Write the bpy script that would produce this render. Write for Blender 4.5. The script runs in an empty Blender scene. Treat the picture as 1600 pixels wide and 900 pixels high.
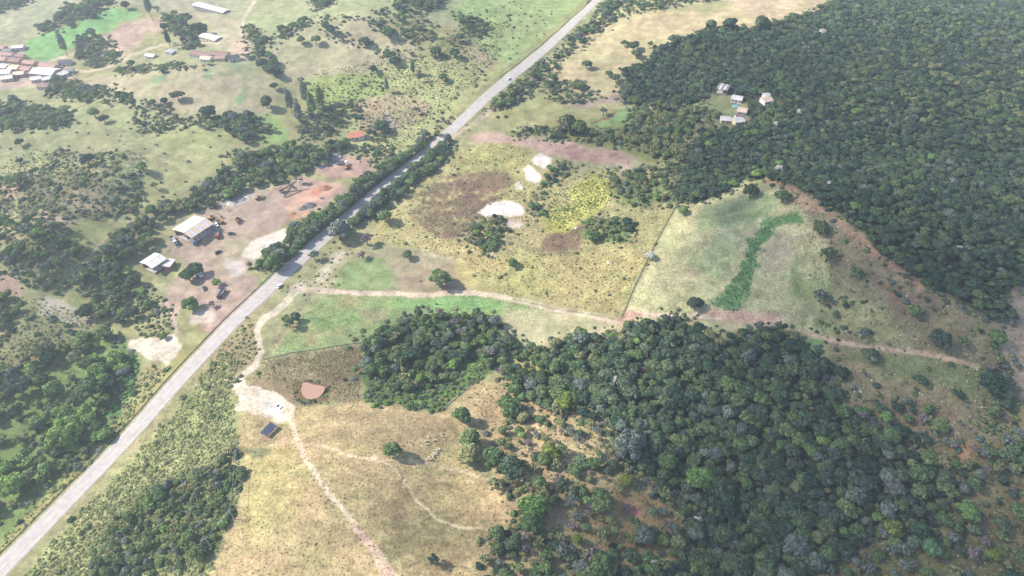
import bpy, bmesh, math, random, time
import numpy as np
from mathutils import Vector, Matrix
T0 = time.time()
SC = bpy.context.scene
COL = SC.collection
R = math.radians

# ------------------------------------------------------------------ camera, sky, sun, exposure
CAM_H, PITCH, HFOV = 268.0, 42.0, 73.0
cam_d = bpy.data.cameras.new('camera'); cam = bpy.data.objects.new('camera', cam_d); COL.objects.link(cam)
cam.location = (0, 0, CAM_H); cam.rotation_euler = (R(90-PITCH), 0, 0)
cam_d.sensor_width = 36; cam_d.lens = 18/math.tan(R(HFOV/2)); cam_d.clip_start = 1; cam_d.clip_end = 40000
SC.camera = cam
SUN_EL, SUN_AZ = 40.0, 172.0        # azimuth counted from +x towards +y: the sun stands left, a little beyond
wd = bpy.data.worlds.new('World'); SC.world = wd; wd.use_nodes = True
nt = wd.node_tree; bgn = nt.nodes['Background']
sky = nt.nodes.new('ShaderNodeTexSky'); sky.sky_type = 'NISHITA'; sky.sun_disc = False
sky.sun_elevation = R(SUN_EL); sky.sun_rotation = R(90-SUN_AZ); sky.air_density = 1.0; sky.dust_density = 1.2
nt.links.new(sky.outputs[0], bgn.inputs[0]); bgn.inputs[1].default_value = 0.15
sd = bpy.data.lights.new('sun', 'SUN'); so = bpy.data.objects.new('sun', sd); COL.objects.link(so)
SUNV = Vector((math.cos(R(SUN_EL))*math.cos(R(SUN_AZ)), math.cos(R(SUN_EL))*math.sin(R(SUN_AZ)), math.sin(R(SUN_EL))))
so.rotation_euler = SUNV.to_track_quat('Z', 'Y').to_euler(); so.location = (0, 0, 500)
sd.energy = 5.0; sd.angle = R(0.53); sd.color = (1.0, 0.93, 0.80)
SC.view_settings.view_transform = 'Standard'; SC.view_settings.look = 'None'
SC.view_settings.exposure = 1.0; SC.view_settings.gamma = 1.0
SC.cycles.volume_bounces = 0; SC.cycles.max_bounces = 5; SC.cycles.transparent_max_bounces = 8

# ------------------------------------------------------------------ photo map <-> ground
F = 800/math.tan(R(HFOV/2)); SP, CP = math.sin(R(PITCH)), math.cos(R(PITCH))
def flat(px, py, h=0.0):
    a = (px-800)/F; b = -(py-450)/F
    dy = CP + b*SP; dz = -SP + b*CP
    t = (CAM_H-h)/(-dz)
    return a*t, dy*t
def proj(x, y, z):
    zz = z-CAM_H
    d = y*CP - zz*SP; d = np.where(d < 1, 1, d)
    u = y*SP + zz*CP
    return 800 + F*x/d, 450 - F*u/d, d
BUMPS = [(1205, 400, 6, 26, 40), (1345, 445, 12, 34, 36), (1450, 560, 9, 36, 30), (1172, 420, -2.5, 9, 34), (60, 225, 9, 50, 22), (190, 290, 8, 26, 24), (80, 395, 8, 22, 26), (330, 150, 9, 60, 30), (330, 235, 7, 32, 26), (580, 90, 12, 42, 40), (440, 95, 10, 40, 34), (30, 520, 6, 20, 18), (700, 130, 7, 30, 40), (1010, 60, 10, 46, 50), (600, 690, 3, 20, 16), (700, 790, -3.5, 20, 22), (450, 800, 3.5, 18, 24), (900, 760, 4, 24, 18),   # px, py, height, sigma x, sigma y (metres)
 (1620, 240, 62, 170, 200), (1330, 470, 13, 70, 60), (1500, 600, 10, 60, 70), (520, 800, 7, 55, 40), (110, 310, 12, 55, 45),
 (30, 430, 10, 35, 30), (520, 55, 20, 90, 75), (700, 40, 14, 80, 80), (280, 155, 8, 75, 45), (120, 25, 10, 90, 60), (1060, 60, 16, 100, 70),
 (200, 440, -5, 40, 35), (100, 650, -6, 35, 40), (680, 560, -4, 40, 30), (900, 560, -4, 50, 25), (1100, 700, -6, 60, 60), (850, 320, -3, 30, 60)]
BW = [(*flat(p, q), a, sx, sy) for p, q, a, sx, sy in BUMPS]
_r = np.random.RandomState(7)
WAV = [(_r.uniform(.012, .05), _r.uniform(0, 6.28), _r.uniform(0, 6.28)) for _ in range(9)]
def H(x, y):
    h = 0*x
    for bx, by, a, sx, sy in BW:
        h = h + a*np.exp(-((x-bx)/sx)**2/2 - ((y-by)/sy)**2/2)
    w = 0*x
    for k, an, ph in WAV:
        w = w + np.sin(k*(x*math.cos(an)+y*math.sin(an))+ph)*0.020/k
    w = w + .42*np.sin(.085*x+.03*y+2*np.sin(.021*y))*np.sin(.07*y-.02*x+1.7*np.sin(.018*x))
    return h + w
def W(px, py):
    px = np.asarray(px, float); py = np.asarray(py, float)
    h = 0*px
    for _ in range(25):
        x, y = flat(px, py, h); h = 0.5*h + 0.5*H(x, y)
    return x, y, H(x, y)
def WV(px, py):
    x, y, z = W(px, py); return Vector((float(x), float(y), float(z)))
def HZ(x, y): return float(H(np.float64(x), np.float64(y)))

# ------------------------------------------------------------------ noise and land-cover map
RX0, RX1, RY0, RY1 = -500, 2100, -420, 1120
NWX, NWY = RX1-RX0, RY1-RY0
def vnoise(rs, cx, cy):
    gw, gh = int(NWX/cx)+3, int(NWY/cy)+3
    g = rs.rand(gh, gw).astype(np.float32)
    X = np.arange(NWX, dtype=np.float32)/cx; Y = np.arange(NWY, dtype=np.float32)/cy
    xi = X.astype(int); yi = Y.astype(int); fx = X-xi; fy = Y-yi
    fx = fx*fx*(3-2*fx); fy = fy*fy*(3-2*fy)
    a = g[yi][:, xi]*(1-fx)+g[yi][:, xi+1]*fx; b = g[yi+1][:, xi]*(1-fx)+g[yi+1][:, xi+1]*fx
    return a*(1-fy)[:, None]+b*fy[:, None]
rs = np.random.RandomState(3)
NB = (vnoise(rs, 70, 36)+.6*vnoise(rs, 31, 17)+.4*vnoise(rs, 13, 8)+.3*vnoise(rs, 6, 3.5))/2.3   # broad patchiness
NF = (vnoise(rs, 17, 9)+.9*vnoise(rs, 7, 4)+.7*vnoise(rs, 3.2, 2))/2.6
WXN = (vnoise(rs, 26, 16)-.5)*11+(vnoise(rs, 8, 5)-.5)*6
WYN = (vnoise(rs, 26, 16)-.5)*8+(vnoise(rs, 8, 5)-.5)*4
LAND = np.zeros((NWY, NWX, 3), np.float32); FINE = np.zeros((NWY, NWX, 3), np.float32)  # fine: speckle, tufts, rows
def lin(c):
    c = np.asarray(c, float)/255.0
    return np.where(c <= 0.04045, c/12.92, ((c+0.055)/1.055)**2.4)
KALB = 0.48
def inpoly(X, Y, poly):
    m = np.zeros(X.shape, bool); n = len(poly)
    for i in range(n):
        x1, y1 = poly[i]; x2, y2 = poly[(i+1) % n]
        if y1 == y2: continue
        c = ((y1 > Y) != (y2 > Y)) & (X < (x2-x1)*(Y-y1)/(y2-y1)+x1)
        m ^= c
    return m
def blur(a, k):
    if k < 1: return a
    for ax in (0, 1):
        for _ in range(2):
            p = np.pad(a, [(k+1, k) if i == ax else (0, 0) for i in (0, 1)], mode='edge')
            c = np.cumsum(p, axis=ax, dtype=np.float64)
            n = a.shape[ax]
            a = ((np.take(c, range(2*k+1, 2*k+1+n), axis=ax)-np.take(c, range(0, n), axis=ax))/(2*k+1)).astype(np.float32)
    return a
def paint(poly, col, feather=3, brk=0.25, op=1.0, warp=1.0, fine=None, gain=1.0):
    xs = [p[0] for p in poly]; ys = [p[1] for p in poly]; m = 3*feather+14
    x0 = max(RX0, int(min(xs))-m); x1 = min(RX1, int(max(xs))+m); y0 = max(RY0, int(min(ys))-m); y1 = min(RY1, int(max(ys))+m)
    if x1 <= x0 or y1 <= y0: return
    sl = (slice(y0-RY0, y1-RY0), slice(x0-RX0, x1-RX0))
    X, Y = np.meshgrid(np.arange(x0, x1, dtype=np.float32), np.arange(y0, y1, dtype=np.float32))
    a = blur(inpoly(X+WXN[sl]*warp, Y+WYN[sl]*warp, poly).astype(np.float32), feather)
    if brk > 0:
        t = a + ((NF[sl]-.5)*3.2 + (NB[sl]-.5)*1.6)*brk*np.minimum(1, a*3)
        a = np.clip((t-.12)/.76, 0, 1)
    a = (np.clip(a*gain, 0, 1)*op)[..., None]
    LAND[sl] = LAND[sl]*(1-a)+lin(col).astype(np.float32)*KALB*a
    if fine is not None: FINE[sl] = FINE[sl]*(1-a)+np.array(fine, np.float32)*a
def stroke(pts, w, col, feather=1, brk=0.1, op=1.0, warp=0.35, w2=None):
    P = np.array(pts, float); n = len(P); L, Rr = [], []
    for i in range(n):
        d = P[min(i+1, n-1)]-P[max(i-1, 0)]; d /= (np.hypot(*d)+1e-9); nn = np.array([-d[1], d[0]])
        ww = (w if w2 is None else w+(w2-w)*i/(n-1))/2
        L.append(tuple(P[i]+nn*ww)); Rr.append(tuple(P[i]-nn*ww))
    paint(L+Rr[::-1], col, feather, brk*.5, op, warp, gain=1.7)
base = lin((176, 172, 128))*KALB; alt = lin((164, 166, 110))*KALB
a = np.clip((NB-.35)*2.6, 0, 1)[..., None]
LAND[:] = base*(1-a)+alt*a; FINE[:] = (.5, .3, 0)
# --- far left pastures and fields
paint([(-200, -100), (420, -100), (400, 20), (330, 40), (200, 5), (110, 25), (60, 55), (-200, 120)], (180, 178, 142), 8, .3)
paint([(380, 20), (560, -60), (900, -60), (880, 30), (820, 70), (760, 60), (660, 30), (540, 40), (430, 110), (400, 90)], (176, 182, 132), 8, .3)
paint([(430, 60), (560, 20), (640, 60), (660, 100), (600, 120), (560, 115), (470, 125), (420, 120)], (196, 188, 148), 8, .3)
paint([(125, 125), (200, 115), (300, 105), (400, 95), (430, 130), (425, 180), (300, 180), (220, 160), (150, 140)], (192, 180, 145), 5, .3)
paint([(330, 30), (380, 25), (390, 70), (400, 130), (385, 130), (370, 90), (330, 85)], (192, 182, 148), 5, .3)
paint([(270, 80), (330, 75), (400, 90), (420, 120), (380, 120), (330, 105)], (170, 172, 128), 5, .3)
paint([(22, 88), (42, 63), (100, 42), (175, 13), (213, 15), (216, 26), (175, 46), (140, 60), (105, 78), (82, 94), (50, 97)], (138, 188, 112), 1, .2, 1, .5, (.3, .2, 0))
paint([(110, 70), (150, 50), (200, 25), (212, 24), (180, 44), (140, 60)], (160, 205, 120), 3, .4, .8)
paint([(160, 58), (185, 38), (220, 27), (262, 30), (262, 46), (230, 55), (195, 90), (178, 88), (175, 66)], (205, 178, 155), 3, .3)
paint([(172, 70), (190, 62), (195, 90), (180, 90)], (222, 190, 168), 2, .3)
for p in ([(233, 122), (255, 120), (258, 130), (236, 132)], [(358, 160), (385, 132), (390, 150), (372, 166)], [(360, 95), (384, 92), (382, 104), (358, 105)], [(318, 112), (338, 106), (330, 120), (316, 120)]):
    paint(p, (140, 176, 128), 3, .3, .9)
paint([(-200, 130), (80, 130), (130, 160), (220, 180), (330, 190), (350, 215), (200, 225), (-200, 220)], (168, 172, 122), 7, .3)
paint([(-200, 205), (200, 205), (240, 240), (200, 262), (100, 255), (-200, 262)], (158, 160, 116), 8, .35)
paint([(40, 268), (190, 262), (222, 290), (210, 330), (150, 345), (60, 335), (-100, 330), (-100, 300)], (132, 128, 98), 6, .5)
paint([(100, 290), (170, 290), (185, 320), (150, 335), (95, 320)], (168, 152, 125), 4, .5)
paint([(55, 320), (95, 335), (130, 350), (70, 345)], (200, 180, 155), 3, .3)
paint([(210, 250), (260, 225), (350, 215), (352, 260), (300, 290), (240, 315), (205, 345), (180, 360), (215, 300)], (192, 190, 132), 5, .3)
paint([(225, 195), (340, 200), (420, 180), (430, 200), (360, 225), (260, 230)], (182, 182, 122), 5, .3)
paint([(110, 350), (175, 345), (160, 390), (135, 430), (130, 480), (90, 490), (80, 455), (110, 420)], (170, 176, 114), 4, .25)
paint([(0, 290), (30, 288), (22, 312), (0, 305)], (212, 170, 150), 3, .2)
paint([(-100, 415), (20, 425), (38, 452), (20, 470), (-100, 470)], (190, 158, 138), 3, .2)
paint([(-100, 470), (60, 465), (140, 500), (180, 515), (120, 550), (60, 570), (-100, 580)], (162, 160, 112), 5, .3)
paint([(52, 478), (75, 462), (112, 480), (150, 492), (152, 502), (120, 508), (98, 506), (80, 490), (60, 492)], (222, 208, 182), 2, .7)
paint([(20, 560), (60, 552), (62, 575), (30, 585)], (205, 165, 125), 4, .4, .7)
paint([(30, 562), (66, 560), (62, 585), (20, 590), (-30, 640), (-30, 600)], (180, 165, 110), 5, .4, .7)
paint([(-50, 650), (40, 640), (40, 665), (0, 672), (-50, 690)], (190, 178, 105), 4, .4)
paint([(-100, 640), (0, 580), (60, 560), (130, 520), (190, 520), (225, 575), (190, 610), (195, 660), (130, 730), (60, 800), (-20, 860), (-100, 900)], (128, 152, 86), 4, .2)
paint([(150, 560), (215, 560), (212, 610), (175, 660), (150, 640)], (92, 142, 84), 4, .3)
# --- right of the road, far
paint([(600, 100), (700, 90), (800, 70), (800, 118), (700, 200), (640, 250), (560, 240), (540, 200), (580, 150)], (186, 188, 128), 6, .3)
paint([(480, 120), (600, 110), (600, 150), (540, 170), (490, 180), (470, 150)], (168, 186, 108), 5, .4)
paint([(400, 175), (440, 180), (450, 225), (410, 230)], (155, 185, 108), 4, .3)
paint([(720, 80), (800, 40), (815, 75), (760, 105)], (196, 182, 142), 4, .4)
paint([(800, -60), (930, -60), (905, 20), (800, 110), (740, 60), (700, 20)], (166, 188, 120), 6, .35)
paint([(560, 165), (610, 150), (680, 160), (650, 195), (620, 215), (560, 200)], (192, 172, 138), 4, .5)
paint([(596, 178), (608, 175), (618, 200), (612, 210), (602, 198)], (190, 175, 170), 1, .1)
paint([(920, 20), (960, -60), (1400, -80), (1330, 0), (1230, 35), (1100, 52), (1020, 82), (975, 115), (985, 155), (930, 155), (880, 140), (850, 120), (880, 70)], (212, 194, 148), 5, .2)
paint([(925, 5), (980, -60), (1250, -60), (1220, 0), (1120, 20), (1000, 25), (940, 40)], (186, 184, 128), 6, .4, .8)
paint([(1120, -10), (1250, -40), (1240, 30), (1180, 34)], (220, 196, 158), 5, .2)
paint([(760, 185), (840, 150), (930, 150), (985, 165), (960, 205), (860, 205), (800, 205)], (186, 180, 122), 4, .3)
paint([(870, 150), (980, 150), (985, 162), (930, 168), (880, 166)], (198, 172, 152), 3, .4)
paint([(925, 192), (960, 175), (1005, 165), (1010, 185), (990, 200), (935, 202)], (150, 175, 112), 3, .15)
stroke([(925, 195), (945, 186), (962, 176)], 2, (160, 105, 75))
paint([(820, 200), (1000, 195), (1080, 230), (1080, 250), (1000, 250), (900, 225)], (150, 152, 92), 4, .3)
paint([(1110, 150), (1150, 155), (1150, 200), (1125, 212), (1095, 205), (1100, 170)], (140, 146, 98), 4, .2)
paint([(735, 210), (760, 203), (790, 212), (840, 216), (900, 226), (960, 234), (995, 245), (992, 266), (960, 262), (900, 248), (850, 238), (800, 232), (760, 228)], (212, 176, 158), 3, .2)
paint([(880, 228), (960, 238), (990, 255), (950, 258), (890, 244)], (188, 145, 132), 3, .5, .7)
# --- big rough field
paint([(560, 372), (610, 330), (660, 285), (745, 222), (830, 232), (905, 262), (1045, 270), (1060, 300), (1056, 325), (1022, 385), (990, 450), (972, 496), (900, 487), (800, 462), (740, 452), (680, 400)], (184, 174, 120), 3, .2, 1, .6, (.9, .4, 0))
paint([(745, 225), (830, 232), (815, 300), (780, 330), (730, 300), (700, 280)], (180, 172, 110), 6, .4)
paint([(630, 348), (655, 312), (700, 278), (765, 258), (800, 275), (782, 308), (752, 326), (744, 352), (700, 378), (640, 372)], (140, 116, 94), 8, .85)
paint([(750, 270), (800, 275), (800, 290), (760, 300)], (150, 125, 98), 5, .5)
paint([(815, 425), (838, 385), (890, 352), (935, 330), (955, 342), (912, 378), (890, 402), (850, 440)], (140, 116, 94), 6, .8)
paint([(880, 345), (890, 300), (905, 275), (960, 262), (965, 290), (945, 320), (925, 345), (885, 362), (862, 350)], (200, 196, 100), 5, .4)
paint([(840, 335), (880, 320), (890, 345), (870, 362), (850, 355)], (190, 190, 95), 5, .4)
paint([(960, 285), (1040, 275), (1060, 300), (1050, 322), (985, 322), (955, 310)], (140, 158, 92), 5, .5)
paint([(905, 370), (930, 345), (985, 345), (985, 372), (930, 380)], (130, 156, 88), 5, .4)
paint([(780, 400), (900, 395), (1000, 400), (985, 450), (960, 480), (850, 470), (790, 450)], (190, 178, 118), 6, .3)
paint([(640, 335), (650, 300), (690, 268), (640, 290), (600, 340), (570, 375), (640, 388), (760, 400), (740, 375), (680, 375)], (204, 190, 130), 4, .4)
paint([(750, 332), (760, 320), (785, 314), (812, 320), (819, 336), (800, 339), (775, 336)], (250, 240, 224), 1, .3, 1, .8, (.55, .1, 0))
paint([(788, 343), (815, 344), (822, 353), (800, 357)], (225, 208, 188), 2, .2, 1, .6, (.3, 0, 0))
paint([(814, 262), (828, 258), (848, 278), (838, 286), (822, 282)], (252, 242, 226), 1, .28, 1, .8, (.55, .1, 0))
paint([(832, 244), (845, 237), (866, 247), (850, 266), (836, 254)], (252, 242, 226), 1, .28, 1, .8, (.55, .1, 0))
paint([(800, 288), (815, 282), (812, 298), (802, 298)], (235, 222, 205), 1, .5)
stroke([(635, 389), (675, 397), (712, 409), (750, 407), (775, 395)], 4, (226, 205, 172))
# --- fields by the crossing track
paint([(540, 395), (640, 388), (760, 410), (760, 455), (700, 458), (560, 455), (500, 452)], (178, 164, 132), 4, .3)
paint([(545, 400), (600, 405), (620, 445), (600, 456), (505, 452)], (150, 174, 112), 7, .7)
paint([(700, 400), (830, 400), (850, 470), (760, 456), (720, 450)], (192, 180, 118), 5, .3)
paint([(412, 562), (440, 530), (480, 480), (520, 458), (660, 462), (760, 458), (860, 486), (840, 500), (780, 500), (720, 492), (650, 492), (610, 512), (566, 535)], (160, 176, 116), 2, .2, 1, .8, (.9, .4, 0))
for q in ([(450, 520), (500, 500), (540, 520), (480, 540)], [(620, 475), (700, 470), (690, 485), (630, 490)], [(740, 470), (820, 480), (800, 492), (740, 485)], [(520, 470), (560, 465), (570, 480), (530, 490)]): paint(q, (184, 174, 126), 7, .9, .8)
for q in ([(480, 500), (540, 480), (560, 495), (500, 520)], [(640, 480), (740, 462), (760, 475), (680, 488)], [(560, 505), (600, 490), (610, 505), (575, 520)]): paint(q, (118, 162, 92), 6, .9, .7)
paint([(560, 480), (610, 482), (600, 505), (570, 510)], (178, 168, 128), 4, .5)
paint([(780, 480), (860, 486), (975, 502), (1060, 495), (1250, 515), (1290, 560), (1250, 550), (1200, 520), (1100, 520), (960, 530), (850, 545), (780, 530)], (200, 190, 148), 4, .3)
paint([(600, 470), (720, 462), (800, 472), (780, 492), (700, 486), (640, 490)], (150, 190, 118), 5, .4)
paint([(385, 600), (412, 562), (566, 536), (562, 600), (565, 640), (500, 622), (455, 645), (400, 610)], (158, 142, 108), 3, .2, 1, .6, (.9, .6, 0))
paint([(460, 560), (560, 545), (562, 600), (500, 595)], (134, 118, 88), 6, .5)
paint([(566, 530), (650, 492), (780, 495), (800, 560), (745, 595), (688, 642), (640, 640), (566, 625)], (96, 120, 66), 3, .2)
paint([(640, 600), (760, 570), (740, 600), (690, 640), (640, 640)], (120, 150, 78), 4, .3)
paint([(462, 596), (490, 594), (518, 602), (508, 628), (482, 634), (462, 624)], (140, 112, 84), 3, .4)
# --- near pasture
paint([(395, 615), (455, 640), (560, 628), (688, 645), (745, 597), (800, 598), (800, 640), (740, 670), (720, 720), (790, 770), (810, 840), (800, 1000), (200, 1000), (320, 900), (365, 810), (378, 730), (372, 660)], (208, 186, 134), 3, .15, 1, .6, (.8, .8, 0))
paint([(490, 640), (600, 640), (700, 655), (720, 700), (600, 700), (500, 680)], (196, 172, 128), 8, .35)
paint([(380, 690), (470, 690), (480, 760), (440, 830), (380, 830)], (196, 180, 122), 8, .4)
paint([(620, 750), (680, 790), (760, 790), (790, 830), (700, 900), (610, 880), (570, 820)], (182, 162, 115), 12, .4)  # shade over the right of the pasture, painted as darker ground
paint([(650, 745), (740, 755), (760, 790), (700, 800)], (190, 168, 120), 10, .3)  # upper part of the same painted shade
paint([(380, 700), (420, 695), (415, 712), (380, 715)], (150, 152, 110), 4, .3)
paint([(780, 590), (860, 600), (960, 640), (955, 720), (1060, 770), (1085, 840), (1080, 1000), (780, 1000), (810, 860), (790, 770), (730, 680)], (202, 176, 130), 6, .2)
paint([(790, 650), (900, 660), (940, 720), (860, 760), (790, 740)], (212, 184, 140), 6, .4)
paint([(920, 760), (1060, 780), (1085, 850), (960, 870), (910, 830)], (190, 158, 108), 6, .4)
paint([(800, 560), (860, 560), (860, 600), (810, 600)], (196, 186, 110), 4, .4)
paint([(830, 750), (855, 745), (850, 765), (830, 765)], (190, 120, 90), 2, .3)
paint([(985, 792), (1000, 790), (1004, 802), (992, 806)], (226, 140, 130), 1, .1)
# --- centre right field
paint([(1057, 322), (1110, 306), (1170, 290), (1230, 300), (1290, 345), (1300, 420), (1340, 470), (1320, 530), (1210, 508), (1100, 494), (973, 497), (1022, 385)], (204, 200, 148), 5, .2, 1, .9, (.9, .5, .3))
paint([(1100, 320), (1200, 300), (1230, 320), (1180, 350), (1120, 360), (1080, 370)], (168, 186, 128), 6, .5)
paint([(1080, 400), (1150, 350), (1160, 380), (1120, 450)], (180, 192, 140), 8, .5)
paint([(1216, 338), (1192, 348), (1166, 382), (1150, 428), (1128, 455), (1108, 478), (1148, 489), (1166, 460), (1176, 425), (1190, 385), (1226, 350)], (98, 152, 88), 2, .8, .92, 1.6)
paint([(1218, 340), (1250, 335), (1262, 350), (1228, 348)], (110, 160, 90), 3, .5)
paint([(1212, 362), (1228, 370), (1245, 420), (1275, 470), (1300, 520), (1285, 525), (1255, 470), (1225, 410)], (128, 132, 88), 4, .3)
paint([(1240, 430), (1300, 440), (1390, 520), (1380, 535), (1300, 530), (1270, 480)], (170, 178, 120), 6, .4)
paint([(1225, 400), (1245, 385), (1265, 460), (1290, 520), (1262, 520), (1240, 470)], (160, 174, 118), 8, .7, .7)
paint([(1200, 380), (1240, 370), (1240, 410), (1210, 440), (1190, 420)], (196, 186, 150), 5, .3)
paint([(1240, 520), (1285, 530), (1290, 560), (1255, 545)], (130, 170, 100), 3, .3)
# --- right slope, edge and lower corner
paint([(1235, 300), (1290, 330), (1380, 405), (1470, 465), (1560, 500), (1620, 500), (1620, 700), (1560, 690), (1440, 710), (1340, 680), (1290, 600), (1290, 540), (1330, 520), (1300, 460), (1290, 370)], (158, 148, 112), 6, .25, 1, 1, (.8, .6, 0))
paint([(1300, 450), (1380, 490), (1420, 540), (1350, 530), (1310, 500)], (176, 176, 120), 8, .5)
paint([(1360, 420), (1460, 470), (1480, 500), (1400, 490)], (150, 130, 106), 8, .5)
paint([(1290, 545), (1420, 550), (1540, 580), (1540, 620), (1400, 590)], (138, 148, 98), 8, .4)
paint([(1320, 640), (1400, 620), (1500, 640), (1540, 690), (1430, 700)], (158, 142, 110), 8, .4)
paint([(1560, 440), (1700, 400), (1900, 800), (1640, 760), (1580, 660), (1575, 560), (1545, 510), (1590, 495)], (196, 172, 146), 6, .2)
paint([(1560, 640), (1620, 620), (1640, 740), (1580, 700)], (190, 172, 118), 6, .3)
paint([(1430, 700), (1600, 690), (1900, 760), (1900, 1000), (1250, 1000), (1300, 860), (1470, 820), (1490, 770)], (158, 142, 98), 6, .25)
paint([(1380, 850), (1600, 840), (1600, 950), (1350, 950)], (140, 135, 85), 8, .4)
paint([(1475, 700), (1520, 690), (1530, 730), (1490, 735)], (200, 160, 110), 5, .5)
# forest floors
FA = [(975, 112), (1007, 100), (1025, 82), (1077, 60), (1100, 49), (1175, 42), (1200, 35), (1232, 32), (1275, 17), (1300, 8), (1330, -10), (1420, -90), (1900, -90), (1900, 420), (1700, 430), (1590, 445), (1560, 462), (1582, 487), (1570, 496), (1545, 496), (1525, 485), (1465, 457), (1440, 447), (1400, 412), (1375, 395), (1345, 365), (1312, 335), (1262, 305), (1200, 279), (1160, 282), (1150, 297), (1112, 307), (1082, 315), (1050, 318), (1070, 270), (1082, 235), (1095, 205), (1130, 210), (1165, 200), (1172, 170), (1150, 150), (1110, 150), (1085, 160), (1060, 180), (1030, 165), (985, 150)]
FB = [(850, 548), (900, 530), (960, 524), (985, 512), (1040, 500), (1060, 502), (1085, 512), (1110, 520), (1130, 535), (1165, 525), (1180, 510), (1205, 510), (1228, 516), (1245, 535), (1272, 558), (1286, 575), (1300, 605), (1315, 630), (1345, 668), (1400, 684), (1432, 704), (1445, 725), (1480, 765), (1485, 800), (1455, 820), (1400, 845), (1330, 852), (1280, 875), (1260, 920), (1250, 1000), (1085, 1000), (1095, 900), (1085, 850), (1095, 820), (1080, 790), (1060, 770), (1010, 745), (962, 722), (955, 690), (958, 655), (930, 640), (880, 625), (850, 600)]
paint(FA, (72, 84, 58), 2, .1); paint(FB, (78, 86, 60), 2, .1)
paint([(1370, 60), (1480, 38), (1600, 20), (1800, 0), (1800, 120), (1590, 84), (1550, 60), (1480, 50)], (196, 178, 122), 4, .3)
paint([(1540, 100), (1620, 95), (1620, 120), (1560, 122)], (176, 150, 128), 5, .4)
paint([(1210, 158), (1240, 158), (1250, 172), (1215, 175)], (176, 140, 118), 3, .3)
stroke([(1195, 280), (1230, 292), (1262, 310), (1296, 332), (1335, 368), (1366, 395), (1400, 420), (1440, 452)], 10, (196, 158, 128), 2, .3, .95)
stroke([(1225, 300), (1270, 325)], 9, (214, 176, 140), 3, .5)
# --- strip of rough bush between road and pasture
paint([(380, 560), (372, 660), (378, 740), (365, 812), (330, 890), (250, 1000), (-80, 1000), (30, 895), (120, 790), (225, 680), (300, 590), (350, 545)], (176, 178, 118), 3, .2, 1, .7, (.9, .8, 0))
paint([(340, 500), (420, 470), (440, 490), (400, 500), (400, 560), (380, 590), (350, 570), (300, 590)], (172, 160, 118), 4, .3)
paint([(220, 760), (370, 720), (372, 790), (330, 880), (180, 900), (150, 850)], (104, 124, 70), 8, .3)
# --- quarry yard and lay-bys
paint([(262, 378), (300, 345), (338, 330), (352, 380), (340, 440), (335, 480), (300, 478), (280, 462), (300, 430), (285, 405), (262, 398)], (182, 162, 144), 3, .25, 1, .7, (.3, .1, 0))
paint([(255, 478), (262, 455), (300, 400), (318, 385), (262, 372), (300, 345), (312, 335), (335, 318), (400, 296), (440, 282), (480, 280), (536, 288), (540, 296), (500, 326), (462, 340), (435, 356), (405, 395), (385, 425), (425, 442), (436, 452), (405, 480), (380, 500), (345, 525), (318, 515), (322, 480), (300, 470), (280, 475), (275, 500), (265, 495)], (192, 168, 150), 2, .12, 1, .7, (.3, .1, 0))
paint([(455, 300), (500, 286), (538, 290), (520, 306), (480, 325), (470, 340), (450, 332), (440, 318)], (214, 176, 152), 4, .2)
paint([(478, 300), (518, 288), (522, 296), (495, 306)], (206, 146, 118), 2, .1)
paint([(446, 334), (485, 328), (490, 336), (470, 342), (455, 340)], (206, 160, 132), 2, .1)
paint([(340, 318), (390, 300), (400, 306), (360, 325)], (196, 188, 188), 2, .4)
paint([(340, 385), (420, 350), (400, 380), (360, 430), (335, 430)], (186, 172, 140), 5, .4, .8)
paint([(480, 268), (498, 250), (520, 242), (572, 244), (596, 262), (572, 278), (520, 280)], (194, 164, 144), 2, .15)
paint([(508, 246), (530, 240), (536, 250), (512, 254)], (150, 146, 150), 1, .1)
paint([(372, 398), (384, 385), (410, 370), (445, 358), (455, 366), (448, 378), (425, 394), (395, 408)], (238, 226, 208), 1, .35, 1, .9, (.6, .2, 0))
paint([(345, 405), (375, 405), (385, 425), (360, 435)], (220, 205, 195), 2, .5)
paint([(404, 436), (425, 428), (432, 432), (412, 446), (400, 446)], (160, 175, 118), 1, .1)
paint([(205, 530), (240, 526), (278, 522), (280, 552), (262, 575), (235, 566), (215, 548), (200, 540)], (240, 226, 204), 1, .35, 1, 1, (.7, .2, 0))
paint([(215, 570), (245, 560), (262, 575), (230, 620), (215, 610)], (178, 170, 120), 3, .5)
stroke([(262, 470), (262, 485), (272, 500), (277, 520)], 5, (222, 195, 175))
paint([(300, 488), (330, 478), (335, 500), (300, 505)], (226, 212, 190), 3, .4)
paint([(458, 470), (480, 440), (540, 388), (550, 392), (520, 440), (495, 462)], (190, 184, 142), 3, .4)
paint([(490, 430), (525, 400), (540, 395), (530, 420), (505, 445)], (232, 216, 192), 2, .6)
stroke([(565, 380), (530, 420), (500, 450), (470, 490), (430, 540), (405, 580), (385, 605)], 5, (186, 176, 130), 2, .2)
stroke([(478, 440), (440, 478), (412, 500), (402, 520), (408, 548), (398, 572), (372, 592), (352, 600)], 9, (232, 214, 190), 1, .15, 1, .5)
stroke([(455, 455), (478, 448)], 14, (216, 200, 180), 2)
paint([(348, 592), (375, 586), (384, 604), (430, 610), (452, 632), (458, 655), (440, 660), (405, 655), (372, 640), (366, 610)], (240, 224, 200), 1, .22, 1, 1, (.7, .2, 0))
paint([(405, 625), (440, 628), (445, 648), (412, 648)], (226, 222, 218), 3, .1)
paint([(395, 655), (440, 655), (450, 690), (400, 690)], (186, 166, 126), 5, .3)
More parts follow.
